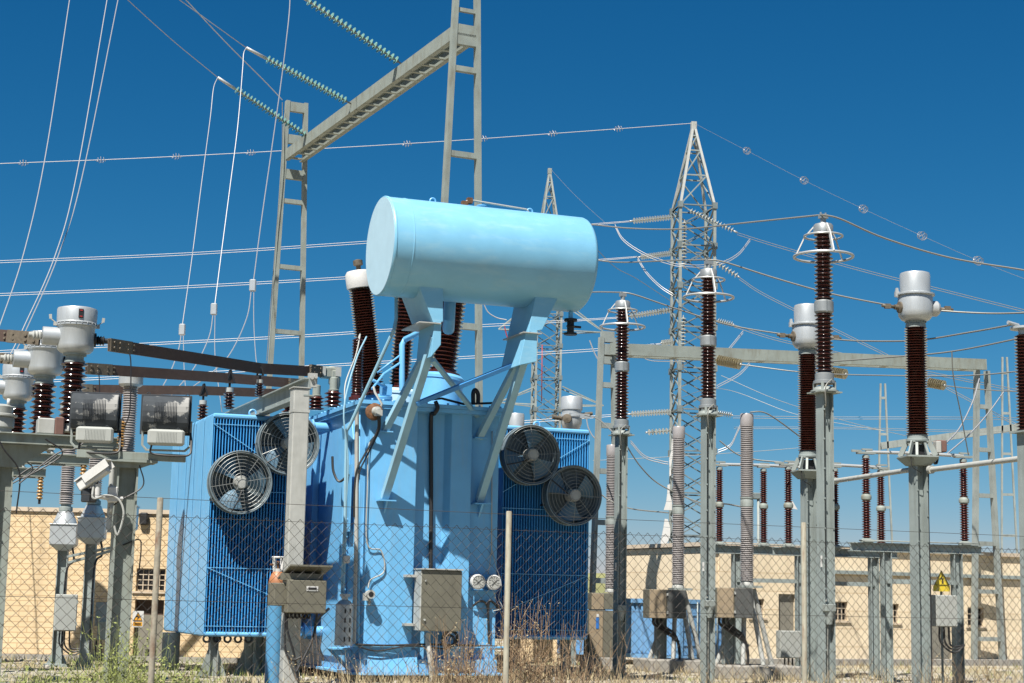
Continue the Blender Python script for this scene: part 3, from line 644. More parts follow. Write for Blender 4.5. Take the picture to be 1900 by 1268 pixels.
# right building
c0 = at(1335, 1013, 46.8); RB = thing('control_building', 'cream flat roofed building with four small barred windows', 'building', (c0.x, 46.8, 0), R(26))
F = Face(RB); H = c0.z; L = 16.0
holes = []; wins = []
for px0, px1, py0, py1 in ((1393, 1418, 1112, 1146), (1550, 1573, 1117, 1152), (1647, 1668, 1121, 1156), (1796, 1825, 1128, 1162)):
    a, b = F.p(px0, py1), F.p(px1, py0); wins.append((a.x, b.x, a.z, b.z))
a, b = F.p(1445, 1170), F.p(1476, 1103); door = (a.x, b.x, .25, b.z)
a, b = F.p(1697, 1170), F.p(1770, 1116); door2 = (a.x, b.x, 0.0, b.z)
m = M(); wall_with_holes(m, 0, L, H, 0, wins + [door, door2]); m.box((L / 2, 3.2, H / 2 - .01), (L - .02, 5.6, H)); m.box((-.0, 3.0, H / 2 - .02), (.3, 5.9, H - .02))
m.build('wall', WALLR, RB)
for w in wins: window(RB, *w, 3, 3)
M().box(((door[0] + door[1]) / 2, .12, (door[2] + door[3]) / 2), (door[1] - door[0], .05, door[3] - door[2])).build('door', DOORB, RB)
M().box(((door2[0] + door2[1]) / 2, .2, door2[3] / 2), (door2[1] - door2[0], .05, door2[3])).build('door', DOORB, RB)
m = M(); m.box((L / 2 - .1, 2.9, H + .05), (L + .3, 5.96, .11)); m.build('roof', TRIM, RB)
m = M(); m.box((L / 2, -.25, .06), (L + .3, .5, .22)); m.build('footing', CONC, RB)
m = M(); a = F.p(1560, 1062); m.box((L / 2 + 1.5, -.05, a.z), (L - 4, .10, .1)); m.build('wall_duct', STEELB, RB)
# low wall and block behind the transformer
p = at(1000, 1215, 46); M()
m = M(); m.box((p.x - .1, 46.3, .55), (1.15, .5, 1.1)); o = m.build('low_wall', WALL); tag(o, 'low tan block wall seen under the right radiator', 'wall')
# ================================================================== shipping container
pa, pb, pc = at(1165, 1229, 45.9), at(1262, 1238, 44.0), at(1342, 1240, 44.9)
yw = math.atan2(pc.y - pb.y, pc.x - pb.x); SC = thing('shipping_container', 'blue corrugated shipping container in front of the cream building', 'container', (pb.x, pb.y, 0), yw)
S = Face(SC); CW = S.p(1342, 1200).x; CH = S.p(1280, 1113).z; CL = 6.0; CH = 1.72 if CH < 1.5 else CH
cz0 = .18; m = M()
n = 30
# corrugated left side (x=0), runs along +y
poly = []; 
for i in range(n):
    y0 = .1 + (CL - .2) * i / n; st = (CL - .2) / n
    poly += [(0, y0), (0, y0 + st * .4), (.05, y0 + st * .5), (.05, y0 + st * .9)]
poly += [(0.0, CL - .1), (CW - .02, CL - .1), (CW - .02, .06), (0, .06)]
m.prism(poly, cz0 + .12, CH - .08); body = m.build('body', CONT, SC)
m = M()
for x in (.0, CW): 
    m.box((x, .02, (cz0 + CH) / 2), (.12, .12, CH - cz0)); m.box((x, CL, (cz0 + CH) / 2), (.12, .12, CH - cz0))
    for z in (cz0 + .06, CH - .05): m.box((x, CL / 2, z), (.1, CL, .11))
for z in (cz0 + .06, CH - .05): m.box((CW / 2, .015, z), (CW, .1, .11)); m.box((CW / 2, CL, z), (CW, .1, .11))
m.box((CW / 2, CL / 2, CH - .03), (CW, CL, .04)); m.build('frame', CONT, SC)
for k in (0, 1):
    m = M(); xc = CW * (.27 + .46 * k); m.box((xc, .03, (cz0 + CH) / 2), (CW * .44, .05, CH - cz0 - .26))
    for z in (.25, .5, .75): m.box((xc, -.005, cz0 + (CH - cz0) * z), (CW * .42, .02, .04))
    d = m.build('door', CONT, SC); m = M()
    for q in (-.1, .1): m.cyl((xc + q * CW, -.04, cz0 + .06), (xc + q * CW, -.04, CH - .05), .018, 8)
    m.build('lock_bar', STEELB, d)
m = M()
for x in (.05, CW - .05):
    for y in (.1, CL - .1): m.box((x, y, .09), (.18, .2, .18))
m.build('foot_block', CONC, SC)
def text(body, size, name, mt, parent, loc, rot, ext=.003):
    cu = bpy.data.curves.new(name, 'FONT'); cu.body = body; cu.size = size; cu.extrude = ext; cu.align_x = 'CENTER'; cu.align_y = 'CENTER'
    t = bpy.data.objects.new(name, cu); C.objects.link(t); bpy.context.view_layer.update()
    me = bpy.data.meshes.new_from_object(t.evaluated_get(bpy.context.evaluated_depsgraph_get())); bpy.data.objects.remove(t)
    o = bpy.data.objects.new(name, me); C.objects.link(o); me.materials.clear(); me.materials.append(mt); o.parent = parent; o.location = loc; o.rotation_euler = rot; return o
q = S.p(1304, 1181, -.03)
for i, ch in enumerate('RASO'): text(ch, .10, 'lettering', WHITE, SC, (q.x, -.012, q.z + .13 - i * .085), (PI / 2, 0, 0))
# ================================================================== gantries
def ladder_tower(root, base, ztop, s0, s1, w, rungs, ax, mt=STEELW, d=None, name='tower'):
    # two legs leaning towards each other, joined by battens
    m = M(); d = d or w * 1.5; B = V(base); nrm = V((-ax.y, ax.x, 0))
    def leg(q, z): t = z / ztop; return B + ax * (q * (s0 + (s1 - s0) * t) / 2) + V((0, 0, z))
    for q in (-1, 1):
        p, r = leg(q, 0), leg(q, ztop)
        # channel section: web + two lips
        m.beam(p, r, .02 + w * .12, d, tuple(nrm)) if False else m.beam(p, r, w, d, tuple(nrm))
    o = m.build(name, mt, root); m = M()
    for z, h in rungs: m.beam(leg(-1, z), leg(1, z), d * .8, h)
    m.build('batten', mt, o); return o
# big gantry above the transformer
G = thing('steel_gantry', 'tall grey steel line gantry rising behind the transformer', 'gantry', (at(862, 300, 42).x, 42, 0), 0)
I = G.matrix_world.inverted(); gr = V((at(864, 60, 42).x, 42, 0)); gl = V((at(546, 300, 54.7).x, 54.7, 0))
bz = zat(866, 62, 42); gd = (gl - gr).normalized(); gx = V((gd.y, -gd.x, 0))
zz = lambda py, px, Y: zat(px, py, Y)
rr = [(zat(866, y, 42), h) for y, h in ((75, .30), (130, .14), (288, .14), (450, .14), (605, .16), (760, .14))]
ladder_tower(G, I @ gr, bz + 3.2, 1.62, .46, .125, rr + [(bz + .05, .3)], gx, name='tower')
rr = [(zat(546, y, 54.7), h) for y, h in ((200, .32), (260, .30), (325, .32), (375, .14), (497, .14), (617, .14), (740, .14))]
ladder_tower(G, I @ gl, zat(546, 190, 54.7), 1.5, .62, .13, rr, gx, name='tower')
m = M(I and G); hw = .30
for q in (-1, 1): m.beam(gr + gx * (q * hw) + V((0, 0, bz)), gl + gx * (q * hw) + V((0, 0, bz)), .06, .36)
for q in (-1, 1):
    for zq in (-.17, .17): m.beam(gr + gx * (q * (hw - .05)) + V((0, 0, bz + zq)), gl + gx * (q * (hw - .05)) + V((0, 0, bz + zq)), .14, .022)
cb = m.build('crossbeam', STEELW, G)
m = M(G); Lb = (gl - gr).length; k = 19
for i in range(k + 1): c = gr + gd * (Lb * (i + .5) / (k + 1)) + V((0, 0, bz - .165)); m.beam(c - gx * .3, c + gx * .3, .12, .045)
m.build('rung', STEELW, cb)
m = M(G)
for z in (19.6,): m.beam(gr - gx * .3 + V((0, 0, bz + .6)), gr + gx * .3 + V((0, 0, bz + .6)), .1, .1)
m.build('cap_batten', STEELW, cb)
# second gantry at the right
yA, yB = 46.2, 50.6
ga = V((at(1126, 700, yA).x, yA, 0)); gb = V((at(1822, 700, yB).x, yB, 0)); za = zat(1170, 650, yA); zb_ = zat(1820, 678, yB)
G2 = thing('steel_gantry', 'lower grey steel gantry crossing behind the surge arresters', 'gantry', (ga.x, ga.y, 0), 0)
d2 = (gb - ga).normalized(); n2 = V((d2.y, -d2.x, 0)); I2 = G2.matrix_world.inverted()
m = M(G2); bh = .31
for q in (-1, 1): m.beam(ga + n2 * (q * .22) + V((0, 0, za)), gb + n2 * (q * .22) + V((0, 0, zb_)), .06, bh); m.beam(ga + n2 * (q * .2) + V((0, 0, za - bh / 2)), gb + n2 * (q * .2) + V((0, 0, zb_ - bh / 2)), .12, .022)
cb = m.build('crossbeam', STEELW, G2); m = M(G2)
for i in range(9): t = (i + .5) / 9; c = ga.lerp(gb, t) + V((0, 0, za + (zb_ - za) * t - .14)); m.beam(c - n2 * .2, c + n2 * .2, .2, .04)
m.build('rung', STEELW, cb)
ladder_tower(G2, I2 @ ga, zat(1130, 627, yA), .8, .36, .10, [(zat(1126, y, yA), .14) for y in (715, 790, 875, 970, 1078)] + [(za + .35, .3), (za, .3), (za - .3, .2)], A, STEEL, .2, 'tower')
ladder_tower(G2, I2 @ gb, zat(1815, 688, yB), 1.0, .36, .12, [(zat(1825, y, yB), .12) for y in (755, 835, 920, 1009, 1098, 1186)], A, STEEL, .17, 'tower')
# distant gantry
yC = 84.0
def mast(root, px, pyt, w=.085, sp=.55, rungs=7):
    b = V((at(px, pyt, yC).x, yC, 0)); zt_ = zat(px, pyt, yC)
    ladder_tower(root, root.matrix_world.inverted() @ b, zt_, 1.0, sp * .4, w, [(zt_ * (i + .6) / rungs, .12) for i in range(rungs)], V((1, 0, 0)), STEEL, .1, 'mast')
b0 = at(1640, 715, yC); G3 = thing('steel_gantry', 'thin distant steel gantry with two slim masts', 'gantry', (b0.x, yC, 0), 0)
mast(G3, 1638, 712); mast(G3, 1864, 663)
m = M(G3); a, b = at(1634, 828, yC + .1), at(1960, 783, yC + .1); m.beam(a, b, .3, .34); m.build('crossbeam', STEEL, G3)
STEELD = mat('dull_dark_steel', (.20, .245, .25), .6, .05, .25, 3, (.12, .13, .12), .5)
# ================================================================== lattice towers
def lattice(name, label, px, Y, pytop, pyb, hw_px, yaw, body_to=0, step=1.9, r=.05, arms=()):
    b = at(px, pytop, Y); zt_ = b.z; zb2 = zat(px, pyb, Y); hw = hw_px / 2 / FPX * Y
    t = thing(name, label, 'pylon', (b.x, Y, 0), yaw)
    m = M(); hb = hw * .98
    cs = [(-1, -1), (1, -1), (1, 1), (-1, 1)]
    def corner(i, z):
        k = hw if z <= zb2 else max(.02, hw * (zt_ - z) / (zt_ - zb2) )
        return V((cs[i % 4][0] * k, cs[i % 4][1] * k, z))
    for i in range(4): m.beam(corner(i, 0), corner(i, zb2), r * 2.2, r * 2.2); 
    legs = m.build('leg_frame', STEEL, t); m = M(); z = zb2; k = 0
    while z > .5:
        z2 = max(z - step, 0)
        for i in range(4):
            m.beam(corner(i, z), corner(i + 1, z2), r * 1.3, r * .8); m.beam(corner(i + 1, z - .05), corner(i, z2), r * 1.3, r * .8) if k % 1 == 0 else None
            if k % 2 == 0: m.beam(corner(i, z), corner(i + 1, z), r * 1.5, r)
            if k % 2 == 0: m.box(corner(i, z) * 1, (r * 4, r * 4, r * 5))
        z = z2; k += 1
    m.build('bracing', STEELD, legs)
    m = M()
    for i in range(4): m.beam(corner(i, zb2), corner(i, zt_ - .25), r * 2, r * 2)
    m.box((0, 0, zt_ - .15), (.24, .24, .36)); h = zt_ - zb2; lv = [0, .36, .66, .84]
    pk = m.build('peak', PALE if px > 1200 else STEEL, t); m = M()
    for q in range(len(lv)):
        z = zb2 + h * lv[q]; z2 = zb2 + h * (lv[q + 1] if q + 1 < len(lv) else .84)
        for i in range(4):
            m.beam(corner(i, z), corner(i + 1, z), r * 1.4, r)
            if z2 > z: m.beam(corner(i, z), corner(i + 1, z2), r * 1.2, r * .8)
    m.build('peak_bracing', STEELB, pk)
    return t
T1 = lattice('lattice_pylon', 'tall grey lattice pylon with pointed peak and glass strings on both sides', 1287, 75.0, 228, 388, 66, R(8), step=.92, r=.055)
T2 = lattice('lattice_pylon', 'more distant lattice pylon half hidden behind the blue oil tank', 1020, 105.0, 314, 470, 46, R(8), step=1.0, r=.055)
m = M(T2)
for y0, y1, yy in ((560, 617, 621), (720, 753, 758)):
    e = at(1121 if y0 == 560 else 1120, y1, 105); 
    for q in (-.7, .7): m.beam(at(1043, y0, 105) + V((0, q, 0)), e, .07, .07); m.beam(at(1043, yy - 5, 105) + V((0, q, 0)), e, .07, .07)
    e2 = at(925, y1 - 6, 105)
    for q in (-.7, .7): m.beam(at(993, y0, 105) + V((0, q, 0)), e2, .07, .07); m.beam(at(993, yy - 5, 105) + V((0, q, 0)), e2, .07, .07)
m.build('cross_arm', STEELB, T2)
M(T2).tube([at(1006, 640, 103.8), at(1005, 745, 103.8)], .03, 5).build('red_tube', REDP, T2)
# white tarp-like sheet wrapped round the pylon base
m = M(T1); P = [at(1251, 788, 73.8), at(1254, 800, 73.8), at(1246, 1012, 73.8), at(1228, 1008, 73.8), at(1240, 900, 73.8)]

rg = random.Random(3); P = []
for k in range(15): y = 786 + 226 * k / 14; P.append((1252 - .5 * k - (rg.uniform(0, 9) if k > 3 else 0), y))
Q = [(1249 - 1.55 * k + rg.uniform(-2, 3), 790 + 220 * k / 14) for k in range(15)][::-1]
for k in range(14):
    if k in (6, 10): continue
    a_, b_ = P[k], P[k + 1]; c_, d_ = Q[14 - k - 1], Q[14 - k]; m.extrude([at(a_[0], a_[1], 73.8), at(b_[0], b_[1] - .6, 73.8), at(c_[0], c_[1] - .6, 73.8), at(d_[0], d_[1], 73.8)], (0, .05 + .01 * k, 0))
o = m.build('base_sheet', WHITE, T1); o['label'] = 'ragged white sheet wrapped round one pylon leg'
# ================================================================== left instrument transformers on their steel frames
Xl = {}
def ct_left():
    t = thing('current_transformer', '', 'current transformer', (0, 0, 0), 0, 'silver headed current transformers on the left frames')
    # z=0 at the beam top; total 2.32
    m = M(); m.box((0, 0, .09), (.5, .5, .03)); m.lathe([(.05, .1), (.24, .1), (.24, .14), (.19, .16), (.19, .22), (.05, .22)], (0, 0, 0), 20)
    for a in range(4):
        q = R(45 + 90 * a); m.beam((.32 * math.cos(q), .32 * math.sin(q), 0), (.2 * math.cos(q), .2 * math.sin(q), .12), .07, .03)
    m.build('pedestal', PALE, t)
    M().lathe(sheds(.22, 1.36, 11, .15, .245, .02), (0, 0, 0), 30).build('insulator', BROWN, t)
    M().ring_bolts(.19, 1.49, 14).lathe([(.05, 1.34), (.19, 1.34), (.19, 1.38), (.165, 1.39), (.165, 1.46), (.21, 1.47), (.21, 1.51), (.05, 1.51)], (0, 0, 0), 24).build('neck', STEELB, t)
    h = M().lathe([(.05, 1.50), (.20, 1.505), (.28, 1.53), (.325, 1.58), (.335, 1.66), (.335, 1.98), (.345, 2.0), (.37, 2.005), (.37, 2.03), (.345, 2.035), (.345, 2.04), (.05, 2.04)], (0, 0, 0), 40)
    h.ring_bolts(.372, 2.045, 22, .016); h.cyl((-.20, 0, 1.80), (-.60, 0, 1.80), .165, 28); head = h.build('head', ALU, t)
    l = M().lathe([(.05, 2.04), (.345, 2.04), (.372, 2.045), (.372, 2.06), (.36, 2.075), (.365, 2.30), (.352, 2.33), (.30, 2.345), (.05, 2.35)], (0, 0, 0), 40).build('lid', ALU, t)
    m = M()
    for s in (-1, 1): m.beam((s * .37, 0, 2.05), (s * .47, 0, 2.12), .05, .015); m.beam((s * .47, 0, 2.12), (s * .48, 0, 2.2), .05, .015); m.box((s * .385, 0, 2.03), (.06, .06, .06))
    m.build('clamp', PALE, head)
    m = M(); a = R(-86) ; m.rbox((.3675 * math.cos(a), .3675 * math.sin(a), 2.2), (.09, .02, .17), .02, a + PI / 2); w = m.build('level_window', BLACK, l)
    m = M(); 
    for z in (2.255, 2.145): m.box((.378 * math.cos(a), .378 * math.sin(a), z), (.05, .012, .02), V((-math.sin(a), math.cos(a), 0)), V((math.cos(a), math.sin(a), 0)))
    m.build('window_mark', REDP, l)
    m = M(); m.lathe([(.04, 0), (.13, 0), (.13, .04), (.06, .05), (.09, .08), (.06, .1), (.09, .13), (.06, .15), (.09, .18), (.05, .2), (.05, .26)], (.32, 0, 1.78), 18, (1, 0, 0)); m.build('side_terminal', BLACK, head)
    m = M(); m.lathe([(.04, 0), (.06, .01), (.085, .04), (.06, .06), (.085, .09), (.06, .12), (.085, .15), (.05, .18), (.05, .24)], (-.60, 0, 1.80), 18, (-1, 0, 0)); m.build('side_terminal', PALE, head)
    return t
LBY = [30.0, 34.0, 38.0]; CTP = [at(133, 760, 30.0), at(79, 760, 34.0), at(31, 760, 38.0)]
BZ = 4.24 + .08
ct0 = ct_left(); labs = ['silver headed current transformer beside the left floodlight, nearest of its row', 'silver headed current transformer in the middle of the left row', 'silver headed current transformer at the left picture edge, last of its row']
cts = []
for i, (Y, p) in enumerate(zip(LBY, CTP)):
    o = ct0 if i == 0 else dup(ct0, (0, 0, 0)); ztop = zat((148, 85, 32)[i], (572, 617, 676)[i], Y); sc = (ztop - BZ) / 2.35
    move(o, (p.x, p.y, BZ), YAW); o.scale = (sc * (.99, 1.0, 1.0)[i],) * 2 + (sc,); o['label'] = labs[i]; cts.append((o, sc))
bpy.context.view_layer.update()
# frames (T shaped, one per phase)
for i, Y in enumerate(LBY):
    p = CTP[i]; post = p - A * 1.06; lab = ['grey steel T frame with its post at the left edge carrying the first silver transformer', 'grey steel frame carrying the middle silver transformer of the left row', 'grey steel frame carrying the last silver transformer of the left row'][i]
    f = thing('steel_stand', lab, 'stand', (post.x, post.y, 0), YAW, 'frames of the left transformers')
    m = M(); m.hsec(0, 0, 0, BZ - .2, .25, .26, .022, 0); m.box((0, 0, .02), (.6, .5, .05)); m.bolts(0, 0, .5, BZ - .5, .25, .26); m.build('post', STEELW, f)
    m = M(); x1 = (1.95, 2.0, 1.75)[i]
    for y in (-.27, .27): m.ibeam((-1.3, y, BZ - .1), (x1, y, BZ - .1), .16, .19, .02)
    m.build('beam', STEELW, f)
    m = M(); m.extrude([(-.2, -.15, BZ - .25), (-.75, -.15, BZ - .2), (.75, -.15, BZ - .2), (.2, -.15, BZ - .6), (-.2, -.15, BZ - .6)], (0, .3, 0)) ; m.build('bracket', STEELW, f)
    # little ochre counter insulator hanging at the beam end
    m = M(); m.lathe(sheds(BZ - .70, BZ - .19, 7, .045, .075), (x1 - .1, -.27, .0), 14); s = m.build('small_insulator', OCHRE, f)
    M().cyl((x1 - .1, -.27, BZ - .80), (x1 - .1, -.27, BZ - .70), .03, 10).build('cap', BLACK, s)
    pass
    m = M(); m.tube(spl([(-.3, -.4, BZ + .1), (-.1, -.45, BZ - .3), (.2, -.4, BZ - .7), (.2, -.3, BZ - 1.4)], 6), .015, 6); m.tube(spl([(.6, -.4, BZ - .1), (.9, -.4, BZ - .35), (.35, -.4, BZ - .75), (.2, -.4, BZ - .8)], 6), .015, 6); m.tube(spl([(1.35, -.4, BZ - .05), (1.1, -.4, BZ - .25), (.8, -.4, BZ - .35), (.2, -.4, BZ - .9)], 6), .015, 6); m.build('cabling', BLACK, f)
    if i == 0:
        m = M(); m.rbox((.62, -.1, BZ + .14), (.3, .34, .28), .02); m.build('terminal_box', PALE, f)
        m = M(); m.rbox((.84, -.12, BZ + .15), (.16, .34, .32), .02); m.rbox((1.15, .2, BZ + .1), (.5, .12, .2), .02); m.build('rusty_terminal_box', RBOX, f)
        m = M(); m.beam((1.25, -.3, BZ), (1.42, -.3, BZ + .42), .09, .04); m.build('inclined_leg', PALE, f)
# grey capped device at the left picture edge
p = at(-2, 818, 29.6); d = thing('terminal_housing', 'grey round capped housing cut by the left picture edge above the beam', 'housing', (p.x, p.y, 4.3), 0)
M().lathe([(.05, 0), (.2, 0), (.2, .1), (.24, .12), (.24, .27), (.22, .30), (.29, .31), (.29, .34), (.2, .36), (.22, .48), (.14, .52), (.05, .53)], (0, 0, 0), 24).build('body', BOXG, d); M().cyl((.14, -.05, .5), (.14, -.05, .62), .03, 8).build('knob', WHITE, d)
# ================================================================== busbars
def busbar(label, pts, h, group='brown busbars'):
    P = [at(*p) for p in pts]; r = thing('busbar', label, 'busbar', P[0], 0, group); m = M(r)
    for a, b in zip(P[:-1], P[1:]): m.beam(a, b, .05, h)
    o = m.build('bar', BAR, r); m = M(r); 
    for P_, s in ((P[0], 1), (P[-1], -1)):
        dd = (P[1] - P[0]).normalized(); nn = V((dd.y, -dd.x, 0)).normalized()
        for k in range(2):
            for q in (-1, 1): c = P_ + dd * (s * (.1 + .16 * k)) + V((0, 0, q * h * .22)); m.cyl(c + nn * .02, c + nn * .06, .028, 8)
            for q in (-1, 1): c = P_ + dd * (s * (.5 + .16 * k)) + V((0, 0, q * h * .22)); m.cyl(c + nn * .02, c + nn * .05, .02, 8)
        pm = M(r); pm.beam(P_, P_ + dd * (s * .62), .075, h * 1.06); pm.v += []; q0 = len(m.v); m.beam(P_, P_ + dd * (s * .62), .075, h * 1.06); m.build('joint_plate', BRONZE, r); m = M(r)
    return r
busbar('brown flat busbar from the nearest silver transformer to the pale blue transformer', [(203, 640, 29.6), (483, 684, 34), (604, 691, 36)], .215)
busbar('brown flat busbar from the middle silver transformer, between the two other bars', [(160, 684, 33.6), (427, 702, 36.5), (575, 714, 38)], .215)
busbar('brown flat busbar lowest of the three, from the last silver transformer', [(120, 722, 37.4), (378, 725, 39), (537, 731, 40.5)], .205)
busbar('short brown busbar running from the left edge to the nearest silver transformer', [(-160, 609, 30.6), (74, 629, 30.3)], .215)
busbar('short brown busbar running from the left edge to the middle silver transformer', [(-180, 650, 34.8), (26, 667, 34.3)], .2)
wire('cable', 'thin black cable hanging from the upper busbar to the ochre insulator by the grey column', 'cable', [(240, 652, 29.6), (243, 680, 29.6), (241, 760, 29.6), (232, 790, 29.6), (225, 797, 29.6)], .012, DARKW)
wire('cable', 'thin black cable hanging from the middle busbar behind the peeling floodlight', 'cable', [(179, 690, 33.4), (184, 700, 33.4), (185, 760, 33.4), (183, 820, 33.4)], .012, DARKW)
# end fitting at the transformer
p = at(612, 692, 36); d = thing('bus_connector', 'weathered bronze elbow connector at the end of the upper busbar', 'connector', p, YAW)
m = M(); m.rbox((-.05, 0, 0), (.4, .16, .26), .04); m.rbox((.1, 0, -.1), (.22, .2, .36), .05); m.lathe([(.09, -.62), (.11, -.55), (.08, -.4), (.12, -.25), (.12, -.1)], (.12, 0, 0), 12); m.build('body', STEELW, d); m = M()
for x in (-.18, .16): m.box((x, -.09, .02), (.12, .06, .2))
m.build('clamp', PALE, d)
# portal holding the busbars
pt = at(557, 722, 31); PB = thing('bus_support_portal', 'grey steel post and sloping beam holding the three busbars', 'steel portal', (pt.x, pt.y, 0), YAW)
I = PB.matrix_world.inverted(); ztp = pt.z
m = M(); m.box((0, 0, ztp / 2), (.30, .30, ztp)); m.build('post', PALE, PB, .02)
m = M(); m.box((0, 0, ztp - .42), (.315, .315, .05)); m.box((0, 0, ztp + .01), (.34, .34, .02)); m.build('post_collar', PALE, PB)
b0 = at(574, 712, 30.9); b1 = at(372, 790, 40.2); b1.z = b0.z
m = M(PB); m.ibeam(b0 + V((0, 0, -.06)), b1 + V((0, 0, -.06)), .20, .34, .025); m.build('beam', STEELB, PB)
m = M(); m.box((.2, -.1, ztp + .16), (.16, .1, .26)); m.cyl((.17, -.16, ztp + .2), (.17, -.2, ztp + .2), .035, 8); m.cyl((.24, -.16, ztp + .22), (.24, -.2, ztp + .22), .035, 8); m.build('end_clamp', PALE, PB)
def post_ins():
    t = thing('post_insulator', '', 'insulator', (0, 0, 0), 0, 'post insulators under the busbars')
    M().lathe(sheds(0, .42, 5, .075, .15), (0, 0, 0), 22).build('insulator', BROWN, t)
    M().lathe([(.03, .42), (.1, .42), (.1, .53), (.03, .53)], (0, 0, 0), 18).build('cap', PALE, t)
    m = M(); m.box((0, 0, .66), (.2, .12, .03)); m.cyl((0, 0, .52), (0, 0, .66), .03, 8)
    for s in (-1, 1): m.beam((s * .1, -.06, .67), (0, -.06, .98), .04, .03); m.beam((s * .1, .06, .67), (0, .06, .98), .04, .03)
    m.build('saddle', BLACK, t); return t
p0 = post_ins(); L3 = ['dark post insulator under the upper busbar, nearest of the three', 'dark post insulator under the middle busbar', 'dark post insulator under the lowest busbar beside the floodlight']
for i, (px, pyt, Y) in enumerate(((483, 690, 34), (427, 697, 36.5), (378, 722, 39))):
    o = p0 if i == 0 else dup(p0, (0, 0, 0)); q = at(px, pyt, Y); zb2 = b0.z + .11; move(o, (q.x, q.y, zb2), YAW, (q.z + .12 - zb2) / .98); o['label'] = L3[i]
# meter cabinet on the portal post
q = at(556, 1107, 30.4); CBX = thing('meter_cabinet', 'olive grey steel cabinet with sloping rain roof on the portal post', 'cabinet', q, YAW)
m = M(); m.rbox((.04, -.12, 0), (.68, .42, .58), .015); m.rbox((-.38, .12, .03), (.22, .5, .4), .015); body = m.build('body', CAB, CBX)
m = M(); m.rbox((.05, -.345, 0), (.68, .03, .56), .008); m.build('door', CAB, CBX)
m = M(); m.extrude([(-.52, -.42, .30), (.42, -.42, .30), (.42, -.42, .325), (-.52, -.42, .325)], (0, .001, 0)) if 0 else m.add([(-.50, -.40, .33), (.52, -.40, .55), (.52, .35, .55), (-.50, .35, .33), (-.50, -.40, .36), (.52, -.40, .58), (.52, .35, .58), (-.50, .35, .36)], [(0, 1, 2, 3), (4, 7, 6, 5), (0, 4, 5, 1), (1, 5, 6, 2), (2, 6, 7, 3), (3, 7, 4, 0)]) if 0 else m.add([(-.30, -.46, .52), (.46, -.46, .52), (.40, .30, .30), (-.34, .30, .30), (-.30, -.46, .55), (.46, -.46, .55), (.40, .30, .33), (-.34, .30, .33)], [(0, 1, 2, 3), (4, 7, 6, 5), (0, 4, 5, 1), (1, 5, 6, 2), (2, 6, 7, 3), (3, 7, 4, 0)])
m.build('rain_roof', CAB, CBX)
m = M(); m.box((.0, -.1, .34), (.7, .3, .12)); m.build('roof_stand', CAB, CBX)
m = M(); m.box((.13, -.365, .14), (.21, .012, .085)); w = m.build('meter_window', WHITE, CBX); M().box((.13, -.373, .14), (.15, .008, .04)).build('glass', GLS, w)
m = M(); m.tube(spl([(-.25, -.1, -.28), (-.22, -.1, -.6), (-.1, -.15, -1.0), (.0, -.18, -1.5)], 6), .022, 6); m.tube(spl([(.3, -.1, -.28), (.28, -.1, -.5), (.2, -.15, -.8), (-.05, -.18, -1.3)], 6), .022, 6); m.tube(spl([(-.28, -.1, -.28), (-.26, -.15, -.9), (-.16, -.2, -1.1), (.02, -.2, -1.05)], 6), .018, 6)
for i in range(6): m.torus((-.2 + i * .07, -.1, -.33), .05, .018, (1, .3, 0), 10, 5)
m.build('cabling', BLACK, CBX)
# gas cylinder
q = at(512, 1150, 31.4); GC = thing('gas_cylinder', 'tall blue gas cylinder with orange shoulder and white valve guard', 'gas cylinder', (q.x, q.y, 0), 0)
zs = zat(512, 1085, 31.4); zt2 = zat(515, 1033, 31.4); r = .165
M().lathe([(.03, 0), (r, .01), (r, zs)], (0, 0, 0), 28).build('body', CYL, GC)
M().lathe([(r, zs), (r * .97, zs + .06), (r * .82, zs + .15), (r * .55, zs + .23), (r * .4, zs + .25), (.03, zs + .26)], (0, 0, 0), 28).build('shoulder', OCHP, GC)
m = M(); m.lathe([(.07, zs + .22), (.085, zs + .22), (.09, zs + .29), (.075, zs + .29)], (0, 0, 0), 18); m.torus((0, 0, zt2 - .015), .105, .018, (0, 0, 1), 24, 8)
for a in (20, 110, 200, 290): a = R(a + 40); m.beam((.085 * math.cos(a), .085 * math.sin(a), zs + .26), (.105 * math.cos(a), .105 * math.sin(a), zt2 - .02), .05, .018, (-math.sin(a), math.cos(a), 0))
m.build('valve_guard', WHITE, GC); m = M(); m.cyl((0, 0, zs + .26), (0, 0, zt2 - .08), .03, 10); m.cyl((0, 0, zs + .36), (-.14, -.06, zs + .36), .018, 8); m.build('valve', RUST, GC)
# ================================================================== floodlights on T post
q = at(236, 848, 29.0); TPX = thing('floodlight_post', 'grey steel post with a level crossbar carrying two floodlights', 'post', (q.x, q.y, 0), YAW)
zt3 = q.z; I = TPX.matrix_world.inverted()
m = M(); m.hsec(0, 0, 0, zt3 - .12, .35, .38, .03, 0); m.bolts(0, 0, .5, zt3 - .3, .35, .38, .7); m.build('post', STEELW, TPX)
xa = (I @ at(135, 845, 29)).x; xb = (I @ at(347, 850, 29)).x
m = M(); m.box(((xa + xb) / 2, -.22, zt3), (xb - xa, .09, .13)); m.build('crossbar', STEELW, TPX, .006)
m = M(); m.box((.05, -.05, zt3 - .085), (.85, .5, .04)); m.extrude([(-.36, -.2, zt3 - .1), (.46, -.2, zt3 - .1), (.2, -.2, zt3 - .2), (-.2, -.2, zt3 - .2)], (0, .03, 0)); m.build('head_plate', STEELW, TPX)
m = M(); m.tube([(-.27, -.2, zt3 - .2), (-.27, -.2, 2.6)], .045, 10); m.build('conduit', PALE, TPX)
